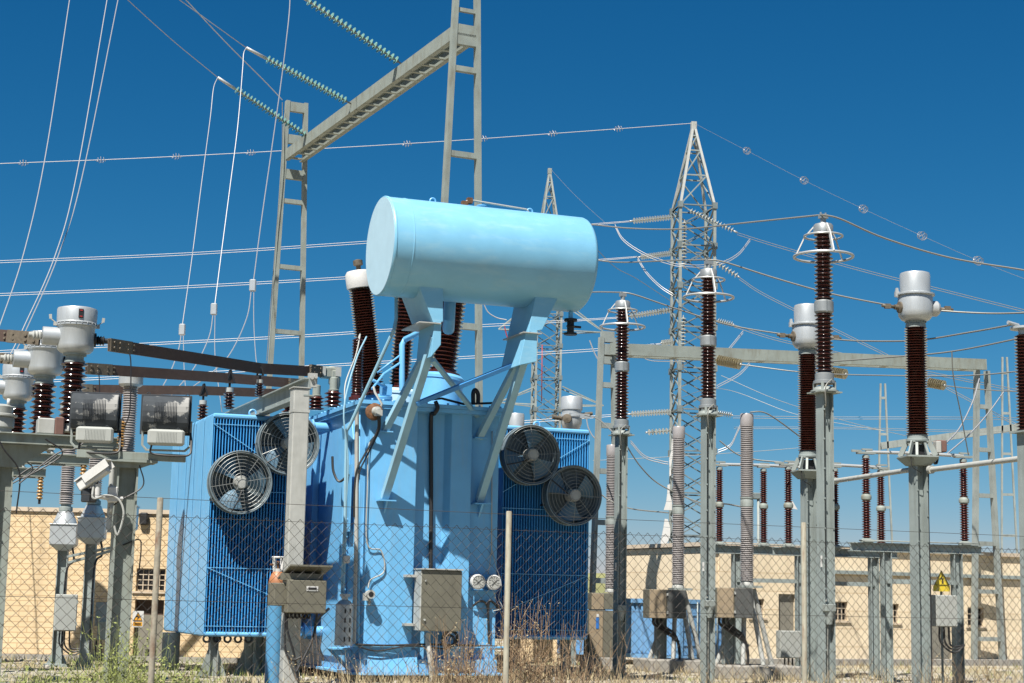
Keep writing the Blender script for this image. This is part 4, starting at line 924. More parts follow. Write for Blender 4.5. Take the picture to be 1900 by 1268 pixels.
m = M(); m.tube(spl([(.18, -.24, zt3 - .15), (.25, -.26, zt3 - .5), (-.1, -.26, zt3 - .75), (-.3, -.3, zt3 - .9)], 8), .012, 5); m.tube(spl([(.0, -.05, zt3 - 1.5), (.25, -.1, zt3 - 1.4), (.3, -.1, zt3 - 1.55), (.28, -.1, zt3 - 2.0)], 6), .012, 5); m.build('cable', BLACK, TPX)
def flood():
    t = thing('floodlight', '', 'floodlight', (0, 0, 0), 0, 'floodlights on the T post')
    # seen from behind: deep shell with a ribbed rounded back, wide front flange facing away and a gear box under it
    m = M(); W, Hh = .78, .56
    prof = [(0, -.30), (-.10, -.295), (-.17, -.27), (-.22, -.22), (-.255, -.15), (-.275, -.06), (-.28, .03), (-.265, .12), (-.235, .19), (-.19, .245), (-.13, .28), (-.06, .30), (0, .305)]
    m.extrude([(-W / 2 + .01, y, z) for y, z in prof], (W - .02, 0, 0)); b = m.build('shell', FLOOD, t, .02)
    m = M(); m.box((0, .03, 0), (W + .05, .06, .67)); m.build('front_flange', FLOODD, t, .01)
    m = M()
    for i in range(15): m.extrude([(-.18 + i * .025, y * 1.05, z * .93) for y, z in prof[2:11]] + [(-.18 + i * .025, -.1, 0)], (.009, 0, 0))
    m.build('cooling_fin', FLOODD, b)
    m = M(); m.rbox((.03, -.20, -.40), (.60, .22, .26), .035); g = m.build('gear_box', BOXG, t)
    m = M()
    for i in range(14): m.box((-.12 + i * .024, -.312, -.40), (.008, .012, .17))
    m.build('gear_box_rib', BOXG, g)
    m = M()
    for x in (-.3, .34): m.torus((x, .03, .34), .028, .008, (0, 1, 0), 12, 5)
    for x in (-.18, .22): m.torus((x, -.24, -.26), .02, .007, (0, 1, 0), 12, 5)
    m.build('lifting_lug', FLOODD, t)
    m = M()
    for x in (-.36, .42): m.tube([(x, -.02, -.1), (x, -.05, -.52), (x * .8, -.06, -.60)], .022, 6); 
    m.beam((-.3, -.06, -.6), (.34, -.06, -.6), .06, .03); m.build('yoke', STEEL, t)
    m = M(); m.tube(spl([(-.2, -.2, -.53), (-.2, -.2, -.66), (.05, -.24, -.70), (.4, -.2, -.68), (.44, -.12, -.5), (.42, -.05, -.3)], 6), .018, 6); m.build('cable', BLACK, t)
    return t
FLOOD = mat('peeling_floodlight_paint', (.075, .085, .095), .9, 0, .15, 6, (.40, .40, .385), 1.0, (1.1, 1.0, 1.3), spec=.1); FLOODD = mat('dark_floodlight_metal', (.06, .068, .078), .8, 0, .15, 8, spec=.15)
_n = FLOOD.node_tree.nodes
for q in _n:
    if q.type == 'VALTORGB' and q.color_ramp.elements[0].position == .5: q.color_ramp.elements[0].position = .53; q.color_ramp.elements[1].position = .56
f0 = flood(); Lf = ['peeling dark floodlight beside the brown insulator, left one on the crossbar', 'peeling dark floodlight at the end of the crossbar before the blue radiator']
for i, (px, py) in enumerate(((177, 765), (308, 770))):
    o = f0 if i == 0 else dup(f0, (0, 0, 0)); q = at(px, py, 28.75); move(o, q, R(9), 1.02); o['label'] = Lf[i]
# wall insulators near floodlight
q = at(225, 810, 29.6); d = thing('small_insulator', 'small ochre ribbed insulator standing by the grey column between the floodlights', 'insulator', (q.x, q.y, zt3 + .07), 0)
m = M(); m.lathe(sheds(.14, .60, 9, .04, .075), (0, 0, 0), 14); m.build('insulator', OCHRE, d); m = M(); m.cyl((0, 0, .58), (0, 0, .66), .045, 10, .01); m.cyl((0, 0, .0), (0, 0, .14), .035, 8); m.build('fitting', BLACK, d)
# security camera on bracket
q = at(175, 885, 28.4); SCM = thing('security_camera', 'cream security camera in a hooded housing on the floodlight post', 'security camera', q, 0)
ax = V((.70, -.15, .50)).normalized(); side = V((0, 1, 0)); up = side.cross(ax) * -1; 
up = (Z - ax * Z.dot(ax)).normalized(); sd = ax.cross(up)
m = M(); m.box(ax * -.02, (.17, .17, .58), sd, up, ax); hb = m.build('housing', WHITE, SCM, .02)
m = M(); m.box(up * .105 + ax * .03, (.23, .02, .66), sd, up, ax)
for s in (-1, 1): m.box(up * .04 + sd * (s * .11) + ax * .1, (.015, .14, .5), sd, up, ax)
m.build('hood', WHITE, SCM); M().box(ax * -.31, (.13, .13, .012), sd, up, ax).build('lens_window', GLS, SCM)
m = M(); m.cyl((.06, .02, -.12), (.06, .02, -.34), .05, 12); m.tube([(.06, .02, -.32), (.2, .15, -.34), (.42, .3, -.34)], .04, 8); m.build('arm', WHITE, SCM)
m = M(); m.tube(spl([(.0, 0, -.1), (.02, -.08, -.36), (.2, .05, -.3), (.4, .1, -.36), (.5, .1, -.6), (.42, .1, -.95), (.35, .1, -.8)], 8), .018, 6); m.build('cable', PALE, SCM)
q = at(165, 920, 28.5); d = thing('infrared_lamp', 'black box lamp under the security camera', 'lamp', q, R(20)); M().rbox((0, 0, 0), (.24, .16, .22), .015).build('body', BLACK, d); m = M(); m.box((-.06, -.09, .0), (.12, .02, .2)); m.beam((.1, -.02, .1), (.14, 0, .3), .03, .02); m.build('hood', FLOODD, d)
q = at(209, 918, 28.6); d = thing('junction_box', 'cream junction box on the floodlight post beneath the camera arm', 'junction box', q, R(12)); M().rbox((0, 0, 0), (.17, .12, .27), .02).build('box', WHITE, d); M().cyl((.0, 0, -.13), (-.02, 0, -.32), .03, 8).build('gland', PALE, d)
# ================================================================== grey cable terminations (left)
def termination():
    t = thing('cable_termination', '', 'cable termination', (0, 0, 0), 0, 'grey cable terminations by the tan building')
    # z=0 at box bottom
    m = M(); m.box((0, 0, .25), (.56, .56, .42)); m.box((0, 0, .46), (.6, .6, .03)); m.extrude([(-.28, -.28, .04), (.28, -.28, .04), (.12, -.12, -.08), (-.12, -.12, -.08)], (0, .5, 0)); m.build('base_box', ALU, t, .01)
    M().lathe([(.05, .47), (.26, .47), (.25, .52), (.16, .72), (.12, .74), (.05, .74)], (0, 0, 0), 24).build('cone', ALU, t)
    M().lathe([(.05, .73), (.15, .74), (.15, .82), (.11, .84), (.11, .9), (.05, .9)], (0, 0, 0), 20).build('clamp_ring', STEELB, t)
    M().lathe(sheds(.88, 2.75, 40, .125, .16), (0, 0, 0), 24).build('insulator', GREYI, t)
    M().lathe([(.05, 2.74), (.2, 2.76), (.25, 2.80), (.25, 3.0), (.22, 3.03), (.05, 3.05)], (0, 0, 0), 26).build('cap', ALU, t); return t
t0 = termination(); Lt = ['grey ribbed cable termination on a short post, farthest left of the three', 'grey ribbed cable termination behind the security camera', 'grey ribbed cable termination whose silver cap shows between the floodlights']
for i, (px, pyb, Y, pyt, pxt) in enumerate(((118, 1015, 37.4, 745, 131), (170, 1003, 36.2, 733, 183), (228, 985, 35.0, 690, 243))):
    o = t0 if i == 0 else dup(t0, (0, 0, 0)); q = at(px, pyb, Y); z1 = zat(pxt, pyt, Y); move(o, (q.x, q.y, q.z), R(8), 1); o.scale = (1, 1, (z1 - q.z) / 3.05); o['label'] = Lt[i]
    s = thing('steel_stand', ['blue grey stand under the farthest left grey cable termination', 'blue grey stand under the grey cable termination behind the camera', 'blue grey stand hidden mostly by the floodlight post'][i], 'stand', (q.x, q.y, 0), R(8), 'stands of the grey cable terminations')
    m = M(); m.hsec(0, 0, .06, q.z - .08, .22, .22, .02, 0); m.build('post', STEELB, s); m = M(); m.box((0, 0, .03), (.5, .5, .06)); m.extrude([(-.22, 0, .06), (.22, 0, .06), (.1, 0, .3), (-.1, 0, .3)], (0, .02, 0)); m.build('base_plate', STEELB, s)
    if i < 2: m = M(); m.tube(spl([(.2, -.1, -.0 + q.z), (.24, -.1, q.z - .3), (.1, -.14, q.z - .6), (.1, -.14, .4)], 6), .025, 6); m.build('cable', BLACK, s)
q1, q2 = at(126, 1033, 37.2), at(213, 1015, 35.4); m = M(); d_ = q2 - q1; m.beam((0, 0, 0), d_, .05, .05); o = m.build('tie_rod_upper', STEELB); o.name = 'steel_tie'; o.location = q1; tag(o, 'upper thin steel tie between the grey terminations and the floodlight post', 'tie rod', 'steel ties')
m = M(); m.beam((0, 0, -.14), d_ + V((0, 0, -.06)), .05, .05); o = m.build('steel_tie', STEELB); o.location = q1; tag(o, 'lower thin steel tie between the grey terminations and the floodlight post', 'tie rod', 'steel ties')
def wallbox(name, label, px, py, Y, w, h, d, yaw, mt, group=None, cables=True, hingey=True):
    q = at(px, py, Y); t = thing(name, label, 'box', q, yaw, group); M().rbox((0, 0, 0), (w, d, h), .012).build('box', mt, t)
    m = M(); m.rbox((0.0, -d / 2 - .012, 0), (w * .95, .02, h * .95), .006); dr = m.build('door', mt, t)
    if hingey:
        m = M()
        for z in (-.3, .3): m.box((w * .5, -d / 2 - .01, h * z), (.03, .04, .07))
        m.build('hinge', STEELB, dr)
    if cables:
        m = M()
        for k in range(3): m.tube(spl([(-.1 + .1 * k, 0, -h / 2), (-.08 + .1 * k, 0, -h / 2 - .3), (.2, 0, -h / 2 - .5 + .06 * k), (.45, 0, -h / 2 - .35)], 6), .02, 6)
        m.build('cable', BLACK, t)
    return t
wallbox('terminal_box', 'pale grey terminal box with dark cables on the stand of the farthest left termination', 122, 1137, 37.0, .46, .78, .3, R(15), BOXG)
wallbox('terminal_box', 'small pale grey box behind the middle grey stand', 188, 1140, 36.6, .24, .5, .2, R(10), BOXG, None, False)
wallbox('meter_box', 'small dark grey meter box low beside the floodlight post', 189, 1170, 36.2, .18, .4, .16, R(10), STEELW, None, True, False)
# ================================================================== surge arresters with grading rings
def arrester():
    t = thing('surge_arrester', '', 'surge arrester', (0, 0, 0), 0, 'surge arresters with grading rings')
    m = M(); m.lathe([(.05, 0), (.235, 0), (.235, .025), (.05, .025)], (0, 0, 0), 24); m.lathe([(.05, .02), (.2, .02), (.17, .08), (.12, .1), (.05, .1)], (0, 0, 0), 24)
    for a in range(4): q = R(45 + 90 * a); m.cyl((.17 * math.cos(q), .17 * math.sin(q), .02), (.17 * math.cos(q), .17 * math.sin(q), .16), .03, 8)
    m.build('base_plate', STEEL, t)
    M().lathe([(.05, .14), (.19, .14), (.19, .19), (.16, .2), (.16, .31), (.12, .34), (.05, .34)], (0, 0, 0), 24).build('base_flange', CASTAL, t)
    M().lathe(sheds(.34, 1.36, 15, .105, .165, .012), (0, 0, 0), 26).build('insulator', BROWN, t)
    m = M(); m.lathe([(.05, 1.36), (.14, 1.36), (.155, 1.38), (.165, 1.39), (.165, 1.56), (.155, 1.57), (.14, 1.59), (.05, 1.59)], (0, 0, 0), 28); m.box((-.05, -.16, 1.47), (.02, .02, .2)); m.build('middle_collar', CASTAL, t)
    M().lathe(sheds(1.59, 2.78, 17, .105, .165, .012), (0, 0, 0), 26).build('insulator', BROWN, t)
    m = M(); m.lathe([(.05, 2.76), (.13, 2.76), (.17, 2.78), (.17, 2.90), (.15, 2.93), (.05, 2.94)], (0, 0, 0), 26); m.cyl((0, 0, 2.9), (0, 0, 3.06), .05, 10); m.box((0, 0, 3.07), (.14, .1, .07)); m.cyl((-.05, 0, 3.05), (-.05, 0, 3.14), .018, 6); m.cyl((.05, 0, 3.05), (.05, 0, 3.14), .018, 6); m.build('top_cap', CASTAL, t)
    M().torus((0, 0, 2.72), .325, .018, (0, 0, 1), 44, 8).build('upper_grading_ring', ALUW, t)
    M().torus((0, 0, 2.36), .50, .024, (0, 0, 1), 52, 8).build('lower_grading_ring', ALUW, t)
    m = M()
    for a in (R(-105), R(15), R(135)):
        c, s = math.cos(a), math.sin(a); m.beam((.16 * c, .16 * s, 2.9), (.325 * c, .325 * s, 2.72), .02 if a != R(-105) else .07, .02, (-s, c, 0)); m.beam((.325 * c, .325 * s, 2.72), (.5 * c, .5 * s, 2.36), .02 if a != R(-105) else .07, .02, (-s, c, 0))
    m.build('ring_strut', WHITE, t); return t
a0 = arrester(); La = ['tallest and nearest brown surge arrester with two grading rings, right of the pylon', 'brown surge arrester with grading rings standing in front of the big lattice pylon', 'brown surge arrester with grading rings right beside the blue oil tank']
Lp = ['grey steel post under the nearest surge arrester, with a small white plate', 'grey steel post under the surge arrester in front of the pylon', 'grey steel post under the surge arrester beside the blue radiator']
for i, (px, pyb, pyt, Y, pxb) in enumerate(((1526, 728, 399, 28.6, 1530), (1314, 771, 485, 33.0, 1314), (1155, 807, 545, 37.0, 1153))):
    o = a0 if i == 0 else dup(a0, (0, 0, 0)); q = at(pxb, pyb, Y); zt4 = zat(px, pyt, Y); move(o, q, YAW + R(3), 1); o.scale = ((1.0, .98, .98)[i],) * 2 + ((zt4 - q.z) / 3.10,); o['label'] = La[i]
    s = thing('arrester_post', Lp[i], 'post', (q.x, q.y, 0), YAW, 'posts of the surge arresters')
    m = M(); m.hsec(0, 0, .0, q.z - .025, .21, .22, .02, 0); m.bolts(0, 0, .4, q.z - .2, .21, .22, .5); m.build('post', STEELB, s)
    m = M(); m.box((0, 0, q.z - .012), (.44, .42, .022)); m.build('top_plate', STEELW, s)
    zc2 = zat(px, (1128, 1120, 1128)[i], Y); m = M(); m.rbox((-.03, -.14, zc2), (.2, .12, .12), .01); m.lathe([(.03, 0), (.09, 0), (.05, -.22), (.02, -.22)][::-1], (-.02, -.12, zc2 - .05), 10); c_ = m.build('discharge_counter', STEEL, s)
    m = M(); m.tube(spl([(.02, -.2, q.z + .2), (-.14, -.26, q.z + .05), (-.1, -.2, q.z - .25), (-.02, -.03, q.z - .5), (-.02, -.03, zc2 + .4), (-.08, -.12, zc2 + .1)], 6), .012, 5); m.tube([(-.03, -.1, zc2 - .2), (-.02, -.06, zc2 - .6), (-.02, -.06, .2)], .014, 5); m.build('earth_cable', WIREG, s)
    if i == 0:
        zp = zat(1522, 1042, Y); m = M(); m.box((-.10, -.05, zp), (.065, .012, .19)); pl = m.build('number_plate', WHITE, s); text('CBF', .055, 'plate_lettering', BLACK, pl, (-.10, -.058, zp), (PI / 2, R(90), 0), .002)
    if i > 0:
        zp = zat(px, 1052, Y); m = M(); m.box((-.11, -.05, zp), (.065, .012, .17)); m.build('number_plate', WHITE, s)
# ================================================================== right current transformers
def ct_right():
    t = thing('current_transformer', '', 'current transformer', (0, 0, 0), 0, 'silver headed current transformers on the right')
    # z=0 at post top; total 3.55
    m = M(); m.box((0, 0, .015), (.62, .62, .03)); m.box((0, 0, .30), (.36, .36, .03))
    for a in range(4):
        q = R(45 + 90 * a); m.beam((.38 * math.cos(q), .38 * math.sin(q), .03), (.24 * math.cos(q), .24 * math.sin(q), .29), .10, .03, (-math.sin(q), math.cos(q), 0))
    for s in (-1, 1): m.beam((s * .12, -.28, .03), (s * .08, -.17, .29), .05, .02)
    m.build('pedestal', STEEL, t); m = M(); m.box((.0, 0, .15), (.2, .2, .2)); m.build('earth_box', BLACK, t)
    m = M(); m.rbox((.42, -.1, .22), (.20, .24, .22), .015); b = m.build('terminal_box', RBOX, t); M().rbox((.34, -.16, .2), (.1, .2, .22), .01).build('box_cover', PALE, b)
    M().lathe([(.05, .31), (.22, .31), (.22, .35), (.2, .36), (.2, .43), (.05, .44)], (0, 0, 0), 24).build('base_flange', STEELB, t)
    M().lathe(sheds(.43, 2.50, 42, .165, .228, .008), (0, 0, 0), 28).build('insulator', BROWN, t)
    M().ring_bolts(.2, 2.6, 14).lathe([(.05, 2.48), (.2, 2.48), (.2, 2.55), (.18, 2.56), (.18, 2.62), (.05, 2.62)], (0, 0, 0), 24).build('neck', STEELB, t)
    h = M().lathe([(.05, 2.60), (.20, 2.605), (.28, 2.64), (.335, 2.71), (.345, 2.80), (.345, 3.05), (.335, 3.09), (.355, 3.10), (.385, 3.105), (.385, 3.135), (.36, 3.14), (.30, 3.16), (.30, 3.50), (.285, 3.54), (.24, 3.555), (.05, 3.56)], (0, 0, 0), 44).ring_bolts(.372, 3.12, 22, .02); head = h.build('head', ALU, t)
    m = M(); m.box((-.38, 0, 3.12), (.08, .08, .1)); m.extrude([(-.42, -.03, 3.1), (-.34, -.03, 3.1), (-.36, -.03, 3.24), (-.40, -.03, 3.24)], (0, .06, 0)); m.build('clamp', ALUW, head)
    m = M(); m.lathe([(.02, 0), (.15, 0), (.15, .12), (.11, .17), (.04, .2)], (.30, -.05, 2.86), 22, (1, 0, 0)); m.build('side_boss', ALUW, head)
    m = M(); m.lathe([(.03, 0), (.11, 0), (.11, .03), (.05, .05), (.05, .12)], (-.335, -.05, 2.86), 18, (-1, -.15, 0)); m.build('side_terminal', BRONZE, head)
    m = M(); m.cyl((-.43, -.06, 2.86), (-.72, -.08, 2.88), .035, 8); m.cyl((.5, -.05, 2.86), (.76, -.05, 2.85), .035, 8)
    for s in (-.6, .64): m.box((s, -.07, 2.87), (.12, .07, .09))
    m.build('cable_lug', BRONZE, head); return t
c0 = ct_right(); CTR = []
for i, (px, pyb, pyt, Y, lab, lab2) in enumerate(((1703, 850, 506, 33.4, 'silver headed brown current transformer standing free at the right', 'grey steel post under the free standing right current transformer'), (1500, 876, 566, 37.5, 'silver headed brown current transformer half hidden behind the nearest surge arrester', 'grey steel post under the half hidden right current transformer'))):
    o = c0 if i == 0 else dup(c0, (0, 0, 0)); q = at(px, pyb, Y); z1 = zat((1699, 1503)[i], pyt, Y); move(o, q, YAW - R(14), 1); o.scale = (1, 1, (z1 - q.z) / 3.56); o['label'] = lab; CTR.append((q, (z1 - q.z) / 3.56))
    s = thing('transformer_post', lab2, 'post', (q.x, q.y, 0), YAW, 'posts of the right current transformers')
    m = M(); m.hsec(0, 0, 0, q.z - .1, .26, .27, .025, 0); m.bolts(0, 0, .4, q.z - .3, .26, .27, .5); m.build('post', STEELB, s)
    m = M(); m.add([(-.3, -.3, q.z - .002), (.3, -.3, q.z - .002), (.3, .3, q.z - .002), (-.3, .3, q.z - .002), (-.17, -.17, q.z - .16), (.17, -.17, q.z - .16), (.17, .17, q.z - .16), (-.17, .17, q.z - .16)], [(0, 1, 2, 3), (4, 7, 6, 5), (0, 4, 5, 1), (1, 5, 6, 2), (2, 6, 7, 3), (3, 7, 4, 0)]); m.build('top_plate', STEELW, s)
    m = M(); m.tube(spl([(.4, -.1, q.z + .1), (.36, -.1, q.z - .1), (.16, -.1, q.z - .3), (.16, -.1, 1.5), (.16, -.1, .1)], 6), .025, 6); m.tube(spl([(-.3, -.2, q.z), (-.28, -.22, q.z - .2), (-.1, -.22, q.z - .3), (0, -.1, q.z - .35)], 5), .008, 5); m.build('cable', BLACK, s)
# walkway strut pipes between these posts
def pipe(label, a, b, r, name='pipe_strut', mt=PALE, cat='pipe', group=None):
    P, Q = at(*a), at(*b); m = M(); m.cyl(V((0, 0, 0)), Q - P, r, 14); dd = (Q - P).normalized(); m.cyl(dd * -.02, dd * .06, r * 1.6, 10); o = m.build(name, mt); o.location = P; return tag(o, label, cat, group)
pipe('grey steel pipe strut running from the free standing right transformer post out of the picture', (1726, 872, 33.2), (1960, 843, 29.6), .052)
pipe('grey steel pipe strut linking the two right transformer posts', (1548, 893, 37.2), (1690, 872, 33.5), .05)
# brown insulator column at the right edge
q = at(1905, 801, 29.5); d = thing('insulator_column', 'brown ribbed insulator column cut by the right picture edge', 'insulator', (q.x, q.y, 0), YAW); z1 = zat(1905, 622, 29.5)
m = M(); m.hsec(0, 0, 0, q.z - .03, .24, .24, .025, 0); m.box((0, 0, q.z - .015), (.44, .4, .03)); m.build('post', STEELB, d); M().lathe(sheds(q.z, z1, 30, .12, .175), (0, 0, 0), 24).build('insulator', BROWN, d)
m = M(); m.lathe([(.05, z1), (.1, z1), (.1, z1 + .08), (.24, z1 + .1), (.24, z1 + .14), (.05, z1 + .15)], (0, 0, 0), 22); m.cyl((-.12, 0, z1 + .16), (-.34, 0, z1 + .2), .035, 8); m.build('head', ALU, d)
# ================================================================== grey capacitive columns on tripods
def column():
    t = thing('voltage_transformer', '', 'voltage transformer', (0, 0, 0), 0, 'grey ribbed columns on tripods')
    # 0..1 scaled heights in metres: total 3.85
    M().lathe(sheds(.05, 1.72, 38, .128, .158), (0, 0, 0), 22).build('insulator', GREYI, t)
    M().lathe([(.05, 1.70), (.13, 1.71), (.15, 1.73), (.150, 1.78), (.150, 1.86), (.14, 1.9), (.155, 1.91), (.155, 1.94), (.05, 1.95)], (0, 0, 0), 22).build('middle_joint', STEEL, t)
    M().lathe(sheds(1.94, 3.58, 38, .128, .158), (0, 0, 0), 22).build('insulator', GREYI, t)
    M().lathe([(.05, 3.56), (.15, 3.57), (.155, 3.6), (.155, 3.82), (.14, 3.85), (.05, 3.85)], (0, 0, 0), 22).build('cap', GREYI, t)
    m = M(); m.lathe([(.05, -.06), (.15, -.06), (.15, .0), (.12, .06), (.05, .06)], (0, 0, 0), 20); m.build('foot', PALE, t); return t
v0 = column(); Lv = ['grey ribbed column on a tripod, nearest one right of the pylon', 'grey ribbed column on a tripod in front of the white wrapped pylon leg', 'grey ribbed column mostly hidden behind the arrester post next to the radiator']
Lc2 = ['tan and grey control cabinet on the tripod in front of the barred window', 'tan and grey control cabinet on the tripod in front of the blue container', '']
for i, (px, pyt, pyb, Y, pxt) in enumerate(((1386, 768, 1083, 38.5, 1381), (1258, 792, 1088, 41.5, 1257), (1133, 826, 1095, 44.5, 1134))):
    o = v0 if i == 0 else dup(v0, (0, 0, 0)); q = at(px, pyb, Y); z1 = zat(pxt, pyt, Y); move(o, q, 0, 1); o.scale = (1, 1, (z1 - q.z) / 3.85); o['label'] = Lv[i]
    if i < 2:
        s = thing('tripod_stand', ['steel tube tripod stand on a concrete pad under the nearest grey column', 'steel tube tripod stand on a concrete pad in front of the blue container'][i], 'stand', (q.x, q.y, 0), R(12), 'tripod stands of the grey columns'); h = q.z - .06
        m = M()
        for k, (x, y) in enumerate(((-.22, -.35), (.28, -.28), (.62, .1), (-.62, .25))):
            top = (.0 + (.17 if k == 2 else .06 * (1 if x > 0 else -1)), .02 * k, h if k != 2 else h - .06); m.cyl((x + (.0 if k == 2 else 0), y, .3), top, .055, 10)
        m.build('tube_leg', PALE, s); m = M(); m.box((.1, 0, .14), (2.0, 1.5, .30)); m.build('concrete_pad', CONC, s, .03)
        m = M(); m.box((.06, 0, h - .01), (.5, .36, .05)); m.beam((-.4, -.2, 1.0), (.0, -.1, .7), .05, .05); m.build('top_plate', STEEL, s)
        m = M(); m.hsec(-.42, .05, .3, h - .5, .26, .2, .02, 0); m.build('middle_post', STEELB, s)
        cxp = at((1357, 1233)[i], (1119, 1121)[i], Y - .35); c = thing('control_cabinet', Lc2[i], 'cabinet', cxp, YAW - R(10)); w, hh = ((.86, .66), (.92, .68))[i]
        M().rbox((0, 0, 0), (w, .55, hh), .012).build('body', CAB, c); M().rbox((-w * .27, -.29, 0), (w * .44, .03, hh * .98), .008).build('door', CABT, c); M().rbox((w * .23, -.29, 0), (w * .5, .03, hh * .98), .008).build('door', CABG, c)  # left panel coloured as a sunlit face, right panel as a shaded one
        m = M()
        for z in (-.3, .33): m.box((-.02, -.31, hh * z), (.04, .03, .06))
        m.build('hinge', PALE, c); m = M()
        for k in range(3): m.tube(spl([(-.28 + k * .1, 0, -hh / 2), (-.26 + k * .1, -.02, -hh / 2 - .15), (0 + .1 * k, -.05, -hh / 2 - .33), (.32, -.05, -hh / 2 - .55), (.36, -.05, -hh / 2 - 1.0), (.2, -.02, -1.5)], 6), .03, 6)
        m.build('cable', BLACK, c)
# tall cabinet right of the radiator
q = at(1113, 1222, 41.6); c = thing('control_cabinet', 'tall tan and grey cabinet with blue sticker standing right of the shaded radiator', 'cabinet', (q.x, q.y, 0), YAW - R(10)); z0 = zat(1113, 1221, 41.6); z1 = zat(1113, 1133, 41.6); z2 = zat(1113, 1100, 41.6); z0 = max(.3, z0)
M().rbox((0, 0, (z0 + z1) / 2), (.70, .5, z1 - z0), .012).build('lower_body', CAB, c); M().rbox((.02, 0, (z1 + z2) / 2 + .01), (.60, .46, z2 - z1 - .03), .012).build('upper_body', CAB, c)
M().rbox((-.17, -.262, (z0 + z1) / 2), (.34, .02, z1 - z0 - .02), .006).build('door', CABT, c); M().rbox((-.13, -.242, (z1 + z2) / 2), (.3, .02, z2 - z1 - .05), .006).build('door', CABT, c)
M().box((-.14, -.28, z1 - .3), (.07, .008, .26)).build('sticker', SBLUE, c); M().box((-.135, -.28, z1 - .12), (.06, .007, .07)).build('label_plate', WHITE, c); M().box((0, 0, z0 / 2), (.85, .62, z0)).build('concrete_base', CONC, c, .02)
# ================================================================== disconnectors
def disc():
    t = thing('disconnector', '', 'disconnector', (0, 0, 0), 0, 'disconnectors with red brown insulators')
    # z=0 beam centre line; insulators at x=-1.13,0,1.13
    m = M(); m.ibeam((-1.55, 0, 0), (1.55, 0, 0), .22, .2, .02); m.build('beam', STEELB, t); sp = 1.16
    for k in (-1, 0, 1):
        m = M(); m.lathe([(.05, .1), (.14, .1), (.14, .16), (.09, .19), (.05, .2)], (k * sp, 0, 0), 16); m.build('insulator_foot', STEELW, t); m = M(); m.lathe([(.05, 1.04), (.075, 1.04), (.11, 1.07), (.115, 1.12), (.11, 1.16), (.075, 1.2), (.05, 1.2)], (k * sp, 0, 0), 16); j = m.build('insulator_joint', STEELW, t)
        m = M(); m.lathe(sheds(.2, 1.05, 15, .06, .105), (k * sp, 0, 0), 16); m.lathe(sheds(1.19, 2.0, 15, .058, .10), (k * sp, 0, 0), 16); m.build('insulator', RED, j)
        m = M(); m.lathe([(.04, 2.0), (.08, 2.0), (.08, 2.06), (.04, 2.08)], (k * sp, 0, 0), 14); m.box((k * sp, 0, 2.12), (.4 if k else .3, .16, .05)); m.box((k * sp - .22, 0, 2.16), (.22, .05, .05)); m.box((k * sp + .03, 0, 2.2), (.24, .06, .04)); m.build('terminal_head', STEEL, t)
    m = M(); m.cyl((-sp, 0, 2.14), (0, 0, 2.16), .04, 10); m.cyl((0, 0, 2.16), (sp, 0, 2.14), .04, 10); m.build('contact_tube', ALUW, t)
    m = M(); m.cyl((-1.4, -.14, .14), (1.4, -.14, .14), .014, 8)
    for k in (-1, 0, 1): m.box((k * sp, -.1, .14), (.24, .1, .05))
    m.build('drive_rod', STEEL, t)
    for x in (-.72, .95):
        m = M(); m.hsec(x, 0, -3.0 + .02, -.1, .2, .2, .02, 0); m.build('post', STEELB, t)
    m = M(); m.beam((-.72, 0, -.75), (.95, 0, -.75), .1, .1); m.build('cross_rail', STEELB, t); return t
d0 = disc(); Ld = ['nearest disconnector with red brown insulators, its beam crossing behind the right transformer post', 'middle disconnector with red brown insulators behind the nearest surge arrester', 'farthest disconnector with red brown insulators, left one above the cream roof']
for i, (px, py, Y) in enumerate(((1700, 1018, 37.5), (1550, 1026, 40.0), (1417, 1022, 42.6))):
    o = d0 if i == 0 else dup(d0, (0, 0, 0)); q = at(px, py, Y); move(o, q, R(14), 1); o.scale = (1, 1, q.z / 3.0); o['label'] = Ld[i]
    o.rotation_euler = (0, R(0), R(12))
wallbox('terminal_box', 'light grey terminal box with looping black cables right of the free standing transformer post', 1751, 1134, 34.0, .46, .62, .25, R(15), BOXG)
wallbox('terminal_box', 'light grey terminal box below the grey door of the cream building', 1463, 1196, 42.0, .55, .66, .25, R(15), BOXG)
c = at(1747, 1078, 34.3); tri_sign('warning_sign', 'yellow triangular lightning warning sign right of the free standing transformer post', c, .35, .42, R(8), 'yellow')
p = at(1747, 1080, 34.4); o = M().beam((0, 0, 0), (0, 0, p.z + .15), .04, .04).build('sign_pole', STEELD); o.location = (p.x, p.y + .04, 0); tag(o, 'slim pole behind the yellow lightning warning sign', 'pole')
p = at(1407, 926, 62); t = thing('lamp_pole', 'thin lamp pole rising behind the roof of the cream building', 'lamp post', (p.x, 62, 0), 0)
M().tube([(0, 0, 0), (0, 0, p.z)], .05, 8).build('pole', STEEL, t); m = M(); m.rbox((-.08, 0, p.z + .1), (.34, .2, .24), .03); m.beam((.05, 0, p.z + .1), (.16, 0, p.z + .3), .06, .04); m.build('lamp_head', STEELD, t)
P = [at(x, y, 41.2) for x, y in ((1455, 938), (1456, 944), (1466, 943), (1480, 946), (1474, 936), (1470, 929), (1467, 936))]; m = M(); m.extrude([q - P[0] for q in P], (0, .02, 0)); o = m.build('white_sheet', WHITE); o.location = P[0]; tag(o, 'small torn white sheet caught behind a red brown insulator', 'sheet')
